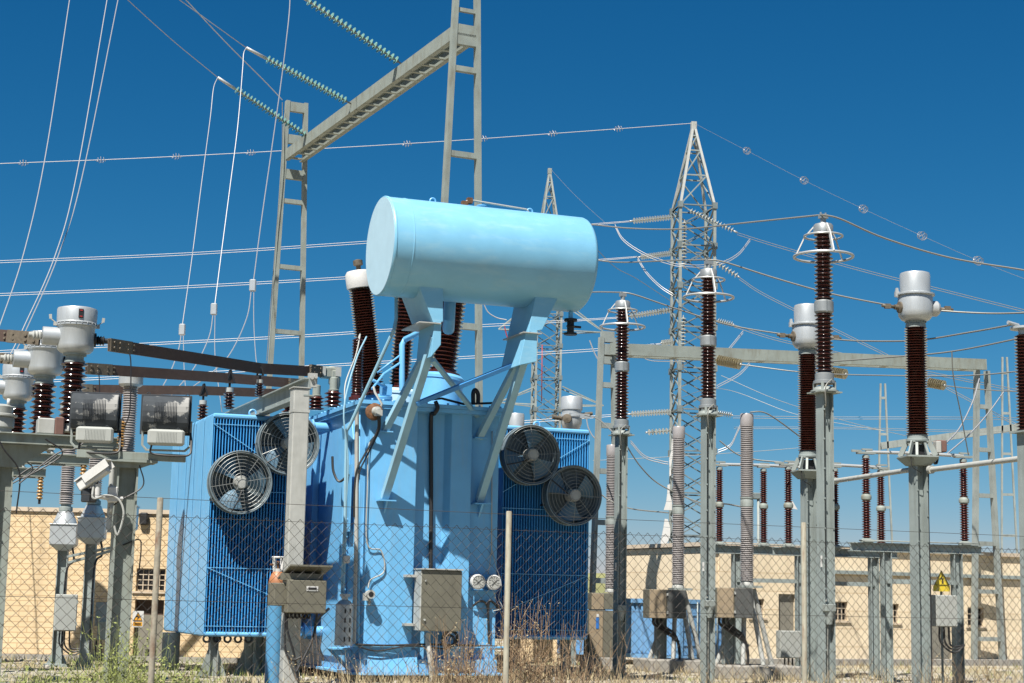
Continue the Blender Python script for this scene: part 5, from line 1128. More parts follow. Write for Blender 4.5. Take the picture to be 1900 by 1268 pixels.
# ================================================================== silver heads behind the right radiator
def pot(name, label, px, pyt, pyb, Y, r, squat):
    q = at(px, pyb, Y); t = thing(name, label, 'current transformer', (q.x, q.y, 0), YAW, None); h = zat(px, pyt, Y) - q.z; z = q.z
    m = M()
    if squat: m.lathe([(.05, z), (r * .55, z), (r * .75, z + h * .06), (r * .95, z + h * .22), (r * .95, z + h * .38), (r * 1.05, z + h * .4), (r * 1.05, z + h * .46), (r * .9, z + h * .48), (r * .9, z + h * .6), (r * 1.0, z + h * .62), (r * .98, z + h * .96), (r * .9, z + h), (.05, z + h)], (0, 0, 0), 30); m.box((r * .4, -r * .8, z + h * .43), (r * 2.0, .08, .12))
    else: m.lathe([(.05, z), (r, z + .05), (r, z + h - .04), (r * .93, z + h), (.05, z + h)], (0, 0, 0), 26)
    hd = m.build('head', ALU, t); m = M(); m.lathe(sheds(1.9, z, 22, .15, .21), (0, 0, 0), 22); m.build('insulator', BROWN, t); M().hsec(0, 0, 0, 1.9, .3, .3, .025, 0).build('post', STEELB, t)
    if squat: m = M(); m.cyl((-r, 0, z + h * .35), (-r - .25, 0, z + h * .38), .06, 10); m.cyl((r, 0, z + h * .5), (r + .3, 0, z + h * .55), .05, 10); m.lathe([(.02, 0), (.12, 0), (.12, .08), (.02, .1)], (-r * .7, -r * .75, z + h * .33), 14, (-.6, -.8, 0)); m.build('side_terminal', BRONZE, hd)
    return t
pot('current_transformer', 'bright silver pot head of a transformer looking over the right radiator', 1060, 737, 800, 44.5, .29, True)
pot('current_transformer', 'plain silver cap just visible behind the upper right cooling fan', 957, 768, 803, 44.0, .22, False)
# ================================================================== glass insulator strings
def string(label, a, b, n, r, mt, group, name='insulator_string', hw=.12, tail=.0):
    P, Q = at(*a), at(*b); t = thing(name, label, 'insulator string', P, 0, group); d = Q - P; L = d.length; d.normalize(); m = M(t)
    s0, s1 = L * hw * .5, L * (1 - hw)
    pit = (s1 - s0) / n
    for i in range(n):
        c = P + d * (s0 + pit * (i + .5)); m.lathe([(.02, -pit * .12), (r * .55, -pit * .10), (r, pit * .08), (r, pit * .14), (r * .6, pit * .1), (.03, pit * .12)], c, 14, d)
    m.build('glass_disc', mt, t); m = M(t); m.tube([P, Q], .022, 6)
    for i in range(n): c = P + d * (s0 + pit * (i + .5)); m.cyl(c - d * pit * .38, c - d * pit * .05, .05, 8, .06)
    m.build('link', WIREG, t); m = M(t); m.tube([P + d * s1, Q], .045, 6); m.build('clamp', ALUW, t); return t
Gs = 'green glass strings on the big gantry'
string('green glass insulator string lowest on the big gantry beam, nearest its left tower', (583, 262, 52.8), (404, 144, 51.0), 21, .122, GLASSG, Gs, hw=.18)
string('green glass insulator string at the middle of the big gantry beam', (661, 198, 48.9), (457, 89, 47.0), 21, .122, GLASSG, Gs, hw=.18)
string('green glass insulator string highest on the big gantry, cut by the top edge', (751, 123, 45.6), (545, -16, 43.6), 21, .122, GLASSG, Gs, hw=.12)
Gw = 'conductors of the big gantry'
wire('conductor', 'bright conductor running from the lowest green glass string up to the top edge', 'conductor', [(404, 144, 51), (320, 75, 49.5), (237, 0, 48), (190, -45, 47)], .0125, WIRE, Gw)
wire('conductor', 'bright conductor running from the middle green glass string up to the top edge', 'conductor', [(457, 89, 47), (400, 48, 46), (333, 0, 45), (290, -32, 44)], .0125, WIRE, Gw)
wire('earth_wire', 'thin wire from the left gantry tower top up to the top edge', 'wire', [(524, 186, 54.4), (490, 150, 54), (420, 80, 53), (345, 0, 52), (320, -28, 51.6)], .017, WIRE)
wire('earth_cable', 'thin cable hanging down the left leg of the left gantry tower', 'cable', [(524, 190, 54.3), (523, 300, 54.3), (513, 430, 54.3), (503, 560, 54.3), (495, 670, 54.3)], .014, WIREG)
Gd = 'droppers hanging from the gantry conductors'
def dropper(label, pts, cl, sp1, sp2):
    w = pixw(pts); t = thing('dropper_wire', label, 'conductor', w[0], 0, Gd); m = M(t); m.tube(spl(w, 8), .0125, 5); m.build('wire', WIRE, t)
    c = at(*cl); m = M(t); m.rbox(c, (.16, .12, .30), .02); m.build('clamp', ALU, t)
    m = M(t); m.tube(spl([at(*p) for p in sp1], 8), .0125, 5); m.build('wire', WIRE, t); m = M(t); m.tube(spl([at(*p) for p in sp2], 8), .010, 5); m.build('wire', WIRE, t)
dropper('leftmost dropper wire with a clamp, falling from the lowest glass string', [(404, 144, 51), (396, 165, 50.6), (390, 220, 50), (374, 340, 48), (356, 480, 46), (338, 606, 44)], (338, 612, 44), [(337, 615, 44), (331, 650, 43.8), (314, 695, 43.4), (285, 745, 43), (272, 760, 42.8)], [(340, 616, 44), (342, 690, 43.6), (349, 770, 43)])
dropper('middle dropper wire with a clamp, falling from the middle glass string', [(457, 89, 47), (452, 100, 46.8), (450, 130, 46.6), (441, 235, 46), (427, 345, 45), (412, 460, 44), (398, 570, 43)], (397, 574, 43), [(396, 578, 43), (388, 625, 42.8), (362, 680, 42.4), (330, 720, 42), (295, 760, 41.6)], [(399, 578, 43), (399, 660, 42.6), (408, 735, 42), (412, 765, 42)])
dropper('rightmost dropper wire with a clamp, entering at the top edge', [(539, -20, 43.5), (537, 20, 43.3), (533, 60, 43), (522, 150, 42.8), (503, 285, 42.4), (485, 410, 41.9), (470, 525, 41.5)], (469, 530, 41.5), [(467, 534, 41.5), (458, 590, 41.3), (428, 655, 41), (393, 692, 40.7), (352, 722, 40.4)], [(471, 534, 41.5), (471, 600, 41.3), (475, 665, 41), (481, 700, 40.8)])
Gt = 'bright wires crossing the upper left corner'
wire('dropper_wire', 'bright wire farthest left in the upper left corner', 'conductor', [(132, -20, 46), (85, 285, 43), (44, 470, 41.5), (-6, 620, 40)], .013, WIRE, Gt, 12)
wire('dropper_wire', 'bright wire in the upper left corner, left one of the close pair', 'conductor', [(202, -20, 46), (142, 325, 43), (102, 475, 41.5), (45, 605, 40.5), (14, 668, 40)], .013, WIRE, Gt, 12)
wire('dropper_wire', 'bright wire in the upper left corner, right one of the close pair', 'conductor', [(223, -20, 46.2), (152, 330, 43.2), (108, 475, 41.7), (52, 605, 40.7), (20, 672, 40.2)], .013, WIRE, Gt, 12)
# ================================================================== long lines to the pylon
def twin(label, pts, dy=4, r=.013, group='twin line conductors', mt=WIRE):
    t = thing('twin_conductor', label, 'conductor', at(*pts[0]), 0, group)
    for k in (0, 1):
        m = M(t); m.tube(spl(pixw(pts, dy * k), 10), r, 5); m.build('wire', mt, t)
twin('highest pair of line conductors passing behind the blue oil tank to the pylon', [(-20, 485, 74), (340, 470, 74), (680, 448, 74), (900, 432, 74), (1172, 410, 74, .4)], 4)
twin('second pair of line conductors from the left edge behind the blue oil tank', [(-20, 546, 74.5), (340, 531, 74.5), (660, 513, 74.5), (900, 498, 74.5), (1186, 476, 74.5, .4)], 4)
twin('third pair of line conductors passing just under the blue oil tank', [(-20, 652, 75), (250, 638, 75), (560, 622, 75), (740, 610, 75), (950, 600, 75), (1166, 588, 75, .4)], 4)
twin('lower pair of line conductors behind the brown busbars', [(100, 705, 75.5), (390, 690, 75.5), (620, 676, 75.5), (860, 662, 75.5), (1100, 648, 75.5), (1232, 637, 75.5, .3)], 4)
twin('lowest pair of line conductors seen right of the blue tank leg', [(700, 802, 75.5), (960, 782, 75.5), (1100, 772, 75.5), (1168, 768, 75.5, .4)], 4)
Gp = 'glass strings on the big pylon'
for a, b, lab in (((1251, 403, 74.2), (1168, 411, 73.6), 'highest pale glass string on the left side of the big pylon'), ((1249, 470, 74.2), (1184, 478, 73.8), 'second pale glass string on the left side of the big pylon'), ((1247, 575, 74.2), (1163, 588, 73.6), 'third pale glass string on the left side of the big pylon'), ((1250, 634, 74.2), (1226, 637, 74), 'short pale glass string peeping over the lower gantry beam'), ((1249, 764, 74.2), (1165, 769, 73.6), 'pale glass string below the lower gantry, left of the big pylon'), ((1249, 799, 74.2), (1198, 803, 73.8), 'lowest pale glass string left of the big pylon'),
                  ((1276, 389, 73.6), (1368, 432, 73.4), 'pale glass string sloping right from the pylon shoulder'), ((1326, 486, 73.8), (1372, 515, 73.6), 'short pale glass string right of the arrester that stands before the pylon'), ((1330, 595, 73.8), (1362, 603, 73.6), 'pale glass string right of the pylon below the grading rings'), ((1330, 766, 73.6), (1360, 771, 73.4), 'low pale glass string between the arrester post and the grey column')):
    string(lab, a, b, 15 if abs(a[0] - b[0]) > 60 else 7, .135, PALEG, Gp, hw=.08)
for px, y0, y1, lab in ((1270, 408, 498, 'upper hanging glass string inside the pylon body'), (1268, 585, 680, 'lower hanging glass string inside the pylon body')):
    string(lab, (px, y0, 73.2), (px - 1, y1, 73.2), 13, .13, PALEG, Gp, hw=.06)
Gy = 'amber glass strings under the lower gantry beam'
for a, b, lab in (((1330, 668, 46.6), (1376, 677, 46.2), 'amber glass string under the lower gantry beam right behind the middle surge arrester'), ((1540, 690, 47.8), (1571, 695, 47.4), 'amber glass string under the lower gantry beam next to the nearest arrester'), ((1722, 710, 49.4), (1754, 716, 49.0), 'amber glass string under the lower gantry beam right of the free standing transformer')):
    string(lab, a, b, 11 if a[0] < 1400 else 8, .15, GLASSY, Gy, hw=.05)
Gl = 'line conductors right of the pylon'
twin('pair of line conductors sloping from the pylon shoulder to the far right', [(1368, 432, 73), (1452, 458, 70), (1600, 500, 66), (1760, 540, 62), (1920, 580, 58)], 4, .012, Gl, WIREG)
twin('second pair of line conductors sloping right from the pylon', [(1372, 515, 73), (1416, 544, 71), (1520, 596, 68), (1660, 665, 64), (1760, 720, 61), (1920, 805, 57)], 4, .013, Gl, WIREG)
twin('third pair of line conductors sloping right from the pylon', [(1362, 603, 73), (1440, 628, 71), (1560, 655, 68), (1700, 685, 64), (1920, 730, 58)], 4, .013, Gl, WIREG)
twin('level pair of distant line conductors low on the right', [(1360, 772, 73), (1550, 774, 71), (1750, 774, 69), (1920, 776, 66)], 4, .011, Gl, WIREG)
twin('lower level pair of distant line conductors on the right', [(1362, 793, 73), (1550, 793, 71), (1700, 797, 69), (1920, 802, 66)], 3, .010, Gl, WIREG)
wire('line_wire', 'thin wire crossing from behind the arrester to the lower right', 'wire', [(1250, 742, 70), (1340, 722, 68), (1480, 770, 66), (1640, 800, 64)], .010, WIREG, Gl)
wire('line_wire', 'thin wire falling from the right of the pylon towards the far masts', 'wire', [(1338, 697, 72), (1450, 745, 70), (1600, 790, 67), (1760, 826, 64)], .011, WIREG, Gl)
wire('line_wire', 'thin wire passing left to right below the lower gantry beam', 'wire', [(1100, 855, 66), (1240, 848, 66), (1400, 838, 66), (1500, 830, 66)], .010, WIREG, Gl)
# jumpers
Gj = 'jumper loops on the pylon'
for pts, lab in (([(1141, 417, 73.4), (1158, 445, 73.2), (1200, 472, 73), (1250, 489, 73), (1270, 490, 73)], 'white jumper loop from the highest left string to the pylon'), ([(1392, 443, 73), (1370, 470, 72.8), (1340, 486, 72.8), (1300, 492, 72.9), (1270, 491, 73)], 'white jumper loop right of the pylon below its shoulder'), ([(1180, 652, 72), (1205, 665, 72), (1240, 667, 72.4), (1266, 667, 72.8)], 'white jumper loop just under the lower gantry beam'), ([(1379, 614, 73), (1362, 635, 72.8), (1348, 652, 72.6)], 'white jumper wire right of the middle arrester collar'), ([(1392, 672, 72.6), (1370, 694, 72.4), (1330, 716, 72.2)], 'white jumper wire below the amber string'), ([(1183, 478, 73.6), (1200, 505, 73.4), (1225, 530, 73.2), (1248, 545, 73)], 'thin jumper wire from the second left string'), ([(1170, 818, 60), (1195, 845, 60), (1225, 855, 60), (1240, 858, 60)], 'white jumper wires low left of the pylon'), ([(1380, 775, 70), (1368, 800, 70), (1355, 825, 70), (1332, 836, 70)], 'white jumper wire between the grey column and the arrester post')):
    twin(lab, pts, 4, .017, Gj)
wire('jumper_wire', 'white jumper wire dropping left of the right gantry post', 'conductor', [(1094, 632, 55), (1103, 655, 55), (1112, 672, 55)], .02, WIRE)
wire('jumper_wire', 'white jumper wire under the oil tank behind the saddle', 'conductor', [(898, 565, 60), (906, 580, 60), (922, 590, 60), (940, 594, 60)], .02, WIRE)
wire('jumper_wire', 'white jumper wire dropping beside the silver pot head', 'conductor', [(1088, 775, 56), (1092, 795, 56), (1102, 812, 56), (1112, 816, 56)], .02, WIRE)
# conductors between the apparatus
Gc = 'grey conductors between the apparatus'
wire('conductor', 'grey conductor bending over the nearest surge arrester', 'conductor', [(1090, 416, 40), (1170, 424, 38), (1270, 425, 35.5), (1400, 412, 31.5), (1526, 399, 28.5)], .017, WIREG, Gc)
wire('conductor', 'grey conductor from the nearest surge arrester to the right edge', 'conductor', [(1526, 399, 28.5), (1560, 407, 28.6), (1640, 442, 28.8), (1760, 478, 29.2), (1890, 500, 29.4), (1930, 507, 29.4)], .017, WIREG, Gc)
wire('conductor', 'grey conductor from behind the oil tank to the arrester before the pylon', 'conductor', [(1090, 481, 41), (1150, 487, 39.5), (1240, 484, 36), (1313, 482, 33)], .017, WIREG, Gc)
wire('conductor', 'grey conductor from the arrester before the pylon to the free standing right transformer', 'conductor', [(1313, 482, 33), (1345, 487, 33), (1440, 517, 33.1), (1540, 545, 33.2), (1650, 567, 33.3), (1668, 569, 33.3)], .017, WIREG, Gc)
wire('conductor', 'grey conductor from behind the oil tank to the arrester beside it', 'conductor', [(1080, 544, 40), (1110, 542, 39), (1155, 543, 37)], .017, WIREG, Gc)
wire('conductor', 'grey conductor from the arrester beside the tank to the half hidden transformer', 'conductor', [(1155, 543, 37), (1180, 548, 37), (1260, 575, 37.2), (1360, 605, 37.3), (1476, 624, 37.4)], .017, WIREG, Gc)
wire('conductor', 'grey conductor from the free standing right transformer to the right edge', 'conductor', [(1746, 577, 33.4), (1790, 580, 33.2), (1850, 582, 32.8), (1930, 580, 32)], .018, WIREG, Gc)
wire('conductor', 'grey conductor from the half hidden transformer to the right edge column', 'conductor', [(1548, 630, 37.4), (1600, 633, 36.5), (1700, 632, 34.5), (1800, 617, 31.8), (1884, 602, 29.6)], .018, WIREG, Gc)
wire('conductor', 'lower grey conductor crossing behind the free standing transformer to the right edge', 'conductor', [(1545, 671, 40), (1640, 664, 38), (1770, 652, 36), (1930, 620, 33)], .018, WIREG, Gc)
wire('conductor', 'grey conductor running level below the lower gantry beam to the right', 'conductor', [(1376, 677, 46), (1500, 692, 45), (1640, 697, 43), (1800, 697, 41), (1930, 685, 39)], .017, WIREG, Gc)
wire('conductor', 'grey conductor from the right amber string to the right edge', 'conductor', [(1754, 716, 49), (1810, 722, 47), (1870, 726, 45), (1930, 727, 44)], .017, WIREG, Gc)
wire('dropper_wire', 'white dropper wire leaning from the lower gantry beam end to the orange terminal box', 'conductor', [(1817, 703, 44), (1805, 745, 42), (1780, 795, 39), (1752, 826, 36)], .018, WIRE)
wire('dropper_wire', 'white dropper wire leaning from the right mast towards the right transformer box', 'conductor', [(1862, 728, 46), (1835, 765, 44), (1800, 805, 41), (1758, 842, 38)], .018, WIRE)
wire('dropper_wire', 'thin dropper hanging from a clamp on the lower right conductor', 'conductor', [(1766, 652, 36), (1769, 700, 36.2), (1783, 770, 36.6), (1797, 845, 37)], .013, WIREG)
wire('conductor', 'grey conductor curving from the pot head behind the right radiator to the arrester base', 'conductor', [(1085, 770, 44), (1110, 778, 43), (1135, 800, 41), (1142, 812, 40)], .018, WIREG, Gc)
wire('conductor', 'grey conductor sagging from the arrester base to the pylon side grey column', 'conductor', [(1165, 815, 38), (1200, 838, 39), (1225, 856, 40), (1246, 872, 41), (1258, 800, 41.4)], .016, WIREG, Gc) if 0 else None
wire('conductor', 'grey conductor sagging behind the posts to the middle joint of the second grey column', 'conductor', [(1164, 830, 41), (1190, 868, 41.2), (1225, 900, 41.4), (1290, 930, 41.3), (1330, 938, 40)], .017, WIREG, Gc)
wire('conductor', 'low grey conductor from the radiator side to the second grey column joint', 'conductor', [(1100, 905, 43), (1130, 928, 43), (1170, 944, 42.4), (1240, 952, 41.6)], .017, WIREG, Gc)
wire('conductor', 'grey conductor from the nearest grey column top curving down to the right', 'conductor', [(1392, 765, 38.5), (1415, 765, 38.6), (1440, 778, 38.8), (1490, 815, 39.4)], .017, WIREG, Gc)
wire('conductor', 'grey conductor sloping down right between the arrester post and the middle disconnector', 'conductor', [(1335, 818, 40), (1366, 842, 40), (1400, 853, 40), (1450, 858, 40)], .017, WIREG, Gc)
wire('conductor', 'short grey conductor from the nearest grey column joint to the left', 'conductor', [(1340, 935, 39.5), (1352, 936, 39), (1378, 941, 38.5)], .018, WIREG, Gc)
# earth wire with bird diverters
def spiral_wire(label, pts, marks, r, dr, mt=WIRE):
    w = pixw(pts); t = thing('earth_wire', label, 'wire', w[0], 0, None); m = M(t); m.tube(spl(w, 10), r, 5); m.build('wire', mt, t)
    cs = spl(w, 60)
    for px, py, Y in marks:
        c = at(px, py, Y); j = min(range(len(cs) - 1), key=lambda i: (cs[i] - c).length); d = (cs[j + 1] - cs[j]).normalized(); u = d.cross(Z).normalized(); v = d.cross(u); c = cs[j]
        k = 34; L = dr * 3.0; pts2 = []
        for i in range(k + 1):
            s = i / k; rr = dr * math.sin(PI * min(1, max(0, s))) ** .6 * .9 + .01; a = s * 2 * PI * 3.6; pts2.append(c + d * (L * (s - .5)) + (u * math.cos(a) + v * math.sin(a)) * rr)
        m = M(t); m.tube(pts2, .011, 4); m.build('bird_diverter', WIRE, t)
spiral_wire('thin earth wire with spiral bird diverters from the left edge to the pylon tip', [(-25, 305, 74), (300, 292, 74.2), (755, 267, 74.5), (1030, 248, 74.8), (1288, 229, 75)], [(45, 303, 74), (185, 297, 74), (328, 291, 74), (467, 285, 74), (755, 268, 74), (898, 258, 74), (1030, 249, 74), (1152, 239, 74)], .016, .15)
spiral_wire('thin earth wire with spiral bird diverters falling from the pylon tip to the right edge', [(1288, 229, 75), (1386, 280, 70), (1492, 335, 66), (1602, 388, 62), (1711, 438, 59), (1815, 484, 56), (1920, 525, 53)], [(1386, 280, 70), (1492, 335, 66), (1602, 388, 62), (1711, 438, 59), (1815, 484, 56)], .006, .16, WIREG)
wire('earth_wire', 'thin earth wire falling right from the tip of the distant pylon', 'wire', [(1022, 314, 105), (1050, 345, 103), (1080, 375, 101), (1130, 420, 98)], .008, WIREG)
wire('line_wire', 'dotted thin line left of the pylon below the second string', 'wire', [(1100, 455, 95), (1140, 495, 96), (1180, 517, 97), (1246, 560, 98)], .018, WIREG)
wire('cable', 'red and white hanging cable under the oil tank', 'cable', [(936, 606, 62), (941, 625, 62), (950, 645, 62), (958, 655, 62)], .02, REDP)
# ================================================================== chain link fence
FY = math.atan2(.46, 1); fd = V((math.cos(FY), math.sin(FY), 0)); f0_ = V((-3.71, 13.75, 0))
FEN = thing('chain_link_fence', 'rusty chain link fence with slim round posts in front of everything', 'fence', f0_, FY)
def FP(px, py):
    d = ray(px, py); n = V((-fd.y, fd.x, 0)); t = (f0_ - EYEP).dot(n) / d.dot(n); return FEN.matrix_world.inverted() @ (EYEP + d * t)
HM = FP(700, 970).z; xa, xb = FP(-60, 1000).x, FP(1960, 1000).x
pw, ph = .049, .098; nz = int((HM - .02) / (ph / 2)); m = M(); ns = int((xb - xa) / pw)
for i in range(ns):
    x0 = xa + i * pw; pts = []; jx = 0
    for k in range(nz + 1):
        s = 1 if ((k + i) % 2) else -1
        wob = .002 * math.sin(k * 1.7 + i * .9) + .008 * math.sin(i * .13 + k * .21)
        pts.append((x0 + s * pw * .51 + wob, .004 * s + .012 * math.sin(i * .21), HM - k * ph / 2 + .006 * math.sin(i * .17)))
    m.tube(pts, .0028, 3, False)
m.build('wire_mesh', MESHW, FEN)
m = M()
for px, py0 in ((150, 919), (1100, 951)): pass
def line_y(py_a, py_b, r): 
    a, b = FP(-60, py_a), FP(1960, py_b); m.tube([a, a.lerp(b, .25) + V((0, 0, -.006)), a.lerp(b, .5) + V((0, 0, -.01)), a.lerp(b, .75) + V((0, 0, -.006)), b], r, 4)
line_y(908, 998, .0022); line_y(1105, 1152, .0022)
a, b = V((xa, 0, HM - .02)), V((xb, 0, HM - .02)); m.tube([a, b], .0018, 4); m.build('tension_wire', MESHW, FEN)
for px, pyt in ((-345, 900), (296, 924), (942, 949), (1488, 970), (2060, 990)):
    p = FP(px, pyt); m = M(); m.lathe([(.005, 0), (.026, 0), (.026, p.z - .01), (.022, p.z), (.005, p.z)], (p.x, -.03, 0), 14); m.build('post', FPOSTR if px == 296 else FPOST, FEN)
# ================================================================== plants
def stems(m, base, n, h, spread, lean, r, rng, bend=.25, twigs=3, leaf=None, lsize=.03, ltip=.5):
    for i in range(n):
        a = rng.uniform(0, 2 * PI); rr = spread * rng.random() ** .7; b = V((base[0] + rr * .35 * math.cos(a), base[1] + rr * .35 * math.sin(a), base[2]))
        hh = h * rng.uniform(.45, 1.0); t = V((math.cos(a) * rr * rng.uniform(.5, 1.3) + lean * hh, math.sin(a) * rr * .8, hh)); mid = t * .55 + V((rng.uniform(-1, 1) * bend * hh * .2, 0, hh * .06))
        P = spl([b, b + mid * .55, b + mid, b + t], 3); k = len(P); m.tube(P, [r * (1 - .75 * q / (k - 1)) for q in range(k)], 3, False)
        for q in range(twigs):
            s = rng.uniform(.35, .95); j = int(s * (k - 1)); p = P[j]; d = V((rng.uniform(-1, 1), rng.uniform(-1, 1), rng.uniform(.3, 1.2))).normalized() * hh * rng.uniform(.06, .2)
            m.tube([p, p + d * .5 + V((0, 0, .01)), p + d], [r * .55, r * .4, r * .2], 3, False)
            if leaf is not None:
                for w in range(rng.randint(2, 4)):
                    c = p + d * rng.uniform(.2, 1.1); u = V((rng.uniform(-1, 1), rng.uniform(-1, 1), rng.uniform(-.4, 1))).normalized(); v = u.orthogonal().normalized(); L = lsize * rng.uniform(.6, 1.3)
                    leaf.add([c, c + u * L * .5 + v * L * .28, c + u * L, c + u * L * .5 - v * L * .28], [(0, 1, 2, 3)])
        if leaf is not None and rng.random() < ltip:
            for w in range(5):
                c = P[-1 - rng.randint(0, k // 2)]; u = V((rng.uniform(-1, 1), rng.uniform(-1, 1), rng.uniform(-.2, 1))).normalized(); v = u.orthogonal().normalized(); L = lsize * rng.uniform(.5, 1.0)
                leaf.add([c, c + u * L * .5 + v * L * .3, c + u * L, c + u * L * .5 - v * L * .3], [(0, 1, 2, 3)])
def plant(name, label, px, Y, pytop, n, spread, mt, lmt, group, seed, lean=0, r=.006, twigs=3, lsize=.03, bend=.25):
    rng = random.Random(seed); b = at(px, 1268, Y); h = zat(px, pytop, Y); t = thing(name, label, 'plant', (b.x, b.y, 0), 0, group); m = M(); l = M() if lmt else None
    stems(m, (0, 0, 0), n, h, spread, lean, r, rng, bend, twigs, l, lsize); m.build('stems', mt, t)
    if l and l.f: l.build('leaves', lmt, t)
Gdry, Ggr = 'dry brown weeds along the fence', 'green weeds along the fence'
plant('dry_weed', 'dense dry brown weed below the olive cabinet on the blue transformer', 845, 17, 1140, 120, .5, DRY, DRYP, Gdry, 1, .02, .006, 6, .02)
plant('dry_weed', 'tall dry brown spike just right of the middle fence post', 968, 17, 1096, 70, .3, DRY, DRYP, Gdry, 2, .0, .0065, 6, .02)
plant('dry_weed', 'thin dry stalks in front of the shaded radiator', 1040, 17.5, 1130, 56, .55, DRY, None, Gdry, 3, .04, .0065, 5)
plant('dry_weed', 'sparse dry stalks in front of the tall tan cabinet', 1105, 18, 1160, 26, .4, DRY, None, Gdry, 4, -.1, .006, 4)
plant('dry_weed', 'low dry twigs under the white bent conduit', 745, 17, 1205, 22, .5, DRY, DRYP, Gdry, 5, .1, .0045, 4, .02)
plant('dry_weed', 'dry stalks in the right corner under the ladder legs of the gantry', 1850, 19, 1175, 30, .6, DRY, DRYP, Gdry, 6, .02, .0045, 4, .02)
plant('dry_weed', 'single dry stalks under the meter cabinet', 600, 17, 1120, 10, .35, DRY, None, Gdry, 7, -.05, .004, 3)
plant('dry_weed', 'low dry weed between the right posts', 1640, 19, 1215, 20, .7, DRY, DRYP, Gdry, 8, .0, .004, 3, .02)
plant('dry_weed', 'low dry weed by the tripods of the grey columns', 1290, 18.5, 1222, 22, .8, DRY, DRYP, Gdry, 9, .0, .004, 3, .02)
plant('dry_weed', 'dry twigs between the radiator legs', 415, 16.5, 1185, 16, .4, DRY, DRYP, Gdry, 10, .0, .0045, 3, .02)
plant('green_weed', 'tall green weed in front of the floodlight post', 215, 16, 1135, 60, .38, GREENW, GREENW, Ggr, 11, .06, .004, 7, .03)
plant('green_weed', 'bushy green weed left of the rusty fence post', 265, 16.2, 1165, 60, .45, GREENW, GREENW, Ggr, 12, .02, .004, 7, .03)
plant('green_weed', 'low green weed between the grey stands on the left', 120, 16, 1215, 26, .5, GREENW, GREENW, Ggr, 13, .0, .004, 4, .04)
plant('green_weed', 'low green weed right of the rusty fence post', 345, 16.2, 1215, 22, .4, GREENW, GREENW, Ggr, 14, .05, .004, 4, .04)
plant('green_weed', 'low green weed at the left picture corner', 30, 15.6, 1238, 20, .4, GREENW, GREENW, Ggr, 15, .05, .004, 4, .04)
plant('dry_weed', 'wide dry brown thicket at the foot of the dark blue shaded radiator', 1005, 18, 1185, 70, .7, DRY, DRYP, Gdry, 31, .0, .004, 5, .018)
plant('dry_weed', 'dry brown thicket between the olive cabinet weed and the middle fence post', 905, 17.5, 1185, 60, .5, DRY, DRYP, Gdry, 32, .0, .004, 5, .018)
plant('dry_weed', 'low brown thicket in front of the concrete base of the tall tan cabinet', 1140, 18.5, 1205, 40, .6, DRY, DRYP, Gdry, 33, .0, .004, 5, .018)
plant('dry_weed', 'dry brown thicket between the gas cylinder and the transformer foot', 590, 17, 1205, 40, .45, DRY, DRYP, Gdry, 34, .0, .004, 5, .018)
plant('green_weed', 'pale green sprawling weed in front of the grey stands', 165, 16.4, 1195, 40, .5, GREENW, GREENW, Ggr, 35, .0, .004, 6, .03)
plant('green_weed', 'pale green sprawling weed under the round radiator leg', 320, 16.6, 1200, 36, .4, GREENW, GREENW, Ggr, 36, .0, .004, 6, .03)
for k_, (px, Y, pt, n, sp, lb) in enumerate(((1210, 18, 1205, 46, .5, 'dry brown weed in front of the blue container'), (1400, 18.6, 1210, 46, .55, 'dry brown weed in front of the nearest tripod pad'), (1565, 19, 1205, 46, .55, 'dry brown weed at the foot of the tallest surge arrester post'), (1735, 19.4, 1200, 46, .6, 'dry brown weed at the foot of the free standing right post'), (690, 17, 1215, 40, .5, 'dry brown weed below the silver breather cylinder'))):
    plant('dry_weed', lb, px, Y, pt, n, sp, DRY, DRYP, Gdry, 60 + k_, .0, .004, 5, .018)
# grass
def grass(name, n, xr_, yr_, h, mt, seed, wfun=None, w=.008):
    rng = random.Random(seed); m = M()
    for i in range(n):
        Y = rng.uniform(*yr_); X = rng.uniform(xr_[0], xr_[1]) * Y / 3150.0
        if wfun and not wfun(X, Y, rng): continue
        for k in range(4):
            hh = h * rng.uniform(.35, 1.0); a = rng.uniform(0, 2 * PI); x, y = X + rng.gauss(0, .08), Y + rng.gauss(0, .08); dx, dy = math.cos(a) * hh * rng.uniform(.1, .6), math.sin(a) * hh * .4; ww = w * rng.uniform(.7, 1.4)
            m.add([(x - ww, y, 0), (x + ww, y, 0), (x + dx * .5 + ww * .7, y + dy * .5, hh * .6), (x + dx * .5 - ww * .7, y + dy * .5, hh * .6), (x + dx, y + dy, hh)], [(0, 1, 2, 3), (3, 2, 4)])
    o = m.build(name, mt); o['kind'] = 'stuff'
patch = lambda X, Y, rng: (math.sin(X * 1.3 + Y * .7) + math.sin(X * .5 - Y * 1.1 + 2) + rng.uniform(-.8, .8)) > .1
grass('dry_grass', 2300, (-1000, 1000), (28, 48), .2, DRYP, 21, patch)
grass('green_grass', 700, (-1000, 1000), (28, 50), .18, GREENW, 22, lambda X, Y, r: not patch(X, Y, r) and (X < -4 or r.random() < .35))
grass('tall_dry_grass', 1000, (-300, 1000), (15.5, 22), 1.0, DRYP, 23, None, .005)
grass('tall_green_grass', 260, (-1000, -500), (15.5, 20), .98, GREENW, 24, None, .005)
rng = random.Random(9); m = M()
ico = bmesh.new(); bmesh.ops.create_icosphere(ico, subdivisions=1, radius=1); iv = [v.co.copy() for v in ico.verts]; fi = [tuple(v.index for v in f.verts) for f in ico.faces]; ico.free()
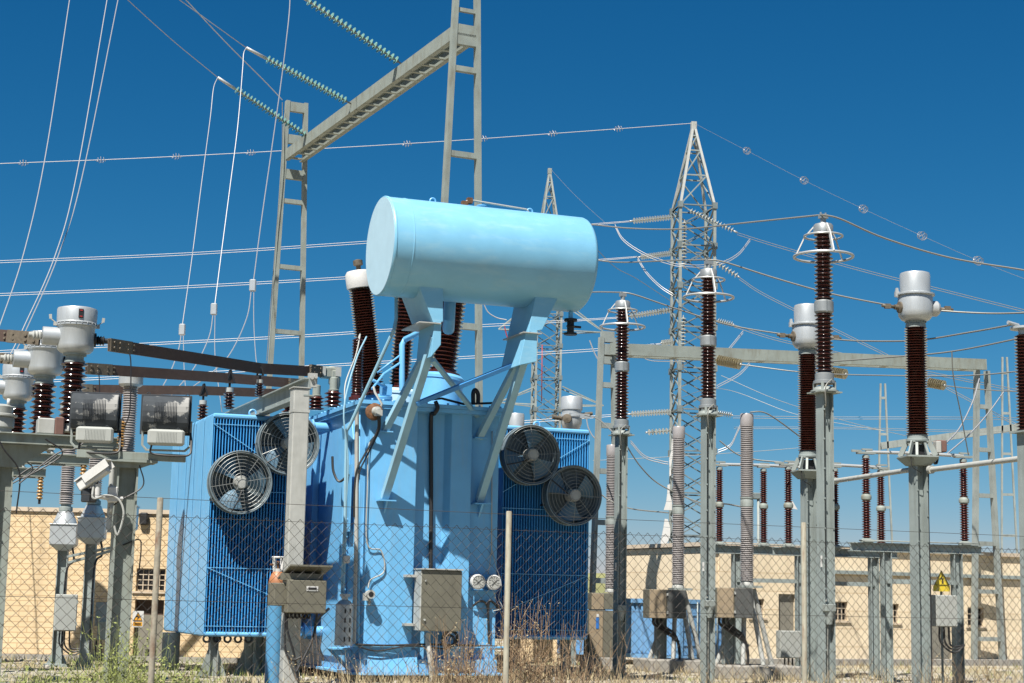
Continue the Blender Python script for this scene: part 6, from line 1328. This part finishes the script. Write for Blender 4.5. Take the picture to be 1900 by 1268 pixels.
for i in range(2600):
    Y = rng.uniform(27.5, 41); X = rng.uniform(-1000, 1000) / 3150 * Y; s = rng.uniform(.012, .045) * (2.2 if rng.random() < .05 else 1); q = rng.uniform(.5, .9)
    m.add([(X + v.x * s * rng.uniform(.8, 1.2), Y + v.y * s, v.z * s * q + s * .2) for v in iv], fi)
o = m.build('gravel', GRAVEL); o['kind'] = 'stuff'
# ================================================================== light
S = (N * 1.0 - A * .98 + Z * 2.18).normalized(); el = math.asin(S.z)
sl = bpy.data.lights.new('sun', 'SUN'); sl.energy = 5.0; sl.angle = R(.53); sl.color = (1, .95, .87); so = bpy.data.objects.new('sun', sl); C.objects.link(so)
so.rotation_euler = (-S).to_track_quat('-Z', 'Y').to_euler(); so.location = (0, 0, 60)
w = bpy.data.worlds.new('World'); bpy.context.scene.world = w; w.use_nodes = True; nt = w.node_tree; bg = nt.nodes['Background']
sky = nt.nodes.new('ShaderNodeTexSky'); sky.sky_type = 'NISHITA'; sky.sun_disc = False; sky.sun_elevation = el; sky.sun_rotation = math.atan2(S.x, S.y); sky.altitude = 1200; sky.air_density = 1.0; sky.dust_density = .25; sky.ozone_density = 2.0
EXPO = 1.08
sep = nt.nodes.new('ShaderNodeSeparateColor'); cmb = nt.nodes.new('ShaderNodeCombineColor'); nt.links.new(sky.outputs['Color'], sep.inputs['Color']); BS = .08
for ch, pw_, ml in (('Red', 2.22, .00475), ('Green', 1.118, .0464), ('Blue', .934, .0851)):
    a = nt.nodes.new('ShaderNodeMath'); a.operation = 'POWER'; nt.links.new(sep.outputs[ch], a.inputs[0]); a.inputs[1].default_value = pw_
    b = nt.nodes.new('ShaderNodeMath'); b.operation = 'MULTIPLY'; nt.links.new(a.outputs[0], b.inputs[0]); b.inputs[1].default_value = ml / BS / 2 ** EXPO
    c = nt.nodes.new('ShaderNodeMath'); c.operation = 'MINIMUM'; nt.links.new(b.outputs[0], c.inputs[0]); c.inputs[1].default_value = 1.2 / BS; nt.links.new(c.outputs[0], cmb.inputs[ch])
nt.links.new(cmb.outputs['Color'], bg.inputs['Color']); bg.inputs['Strength'].default_value = BS
sc = bpy.context.scene; sc.view_settings.view_transform = 'Standard'; sc.view_settings.look = 'None'; sc.view_settings.exposure = EXPO; sc.view_settings.gamma = 1
sc.cycles.max_bounces = 8; sc.cycles.transmission_bounces = 6
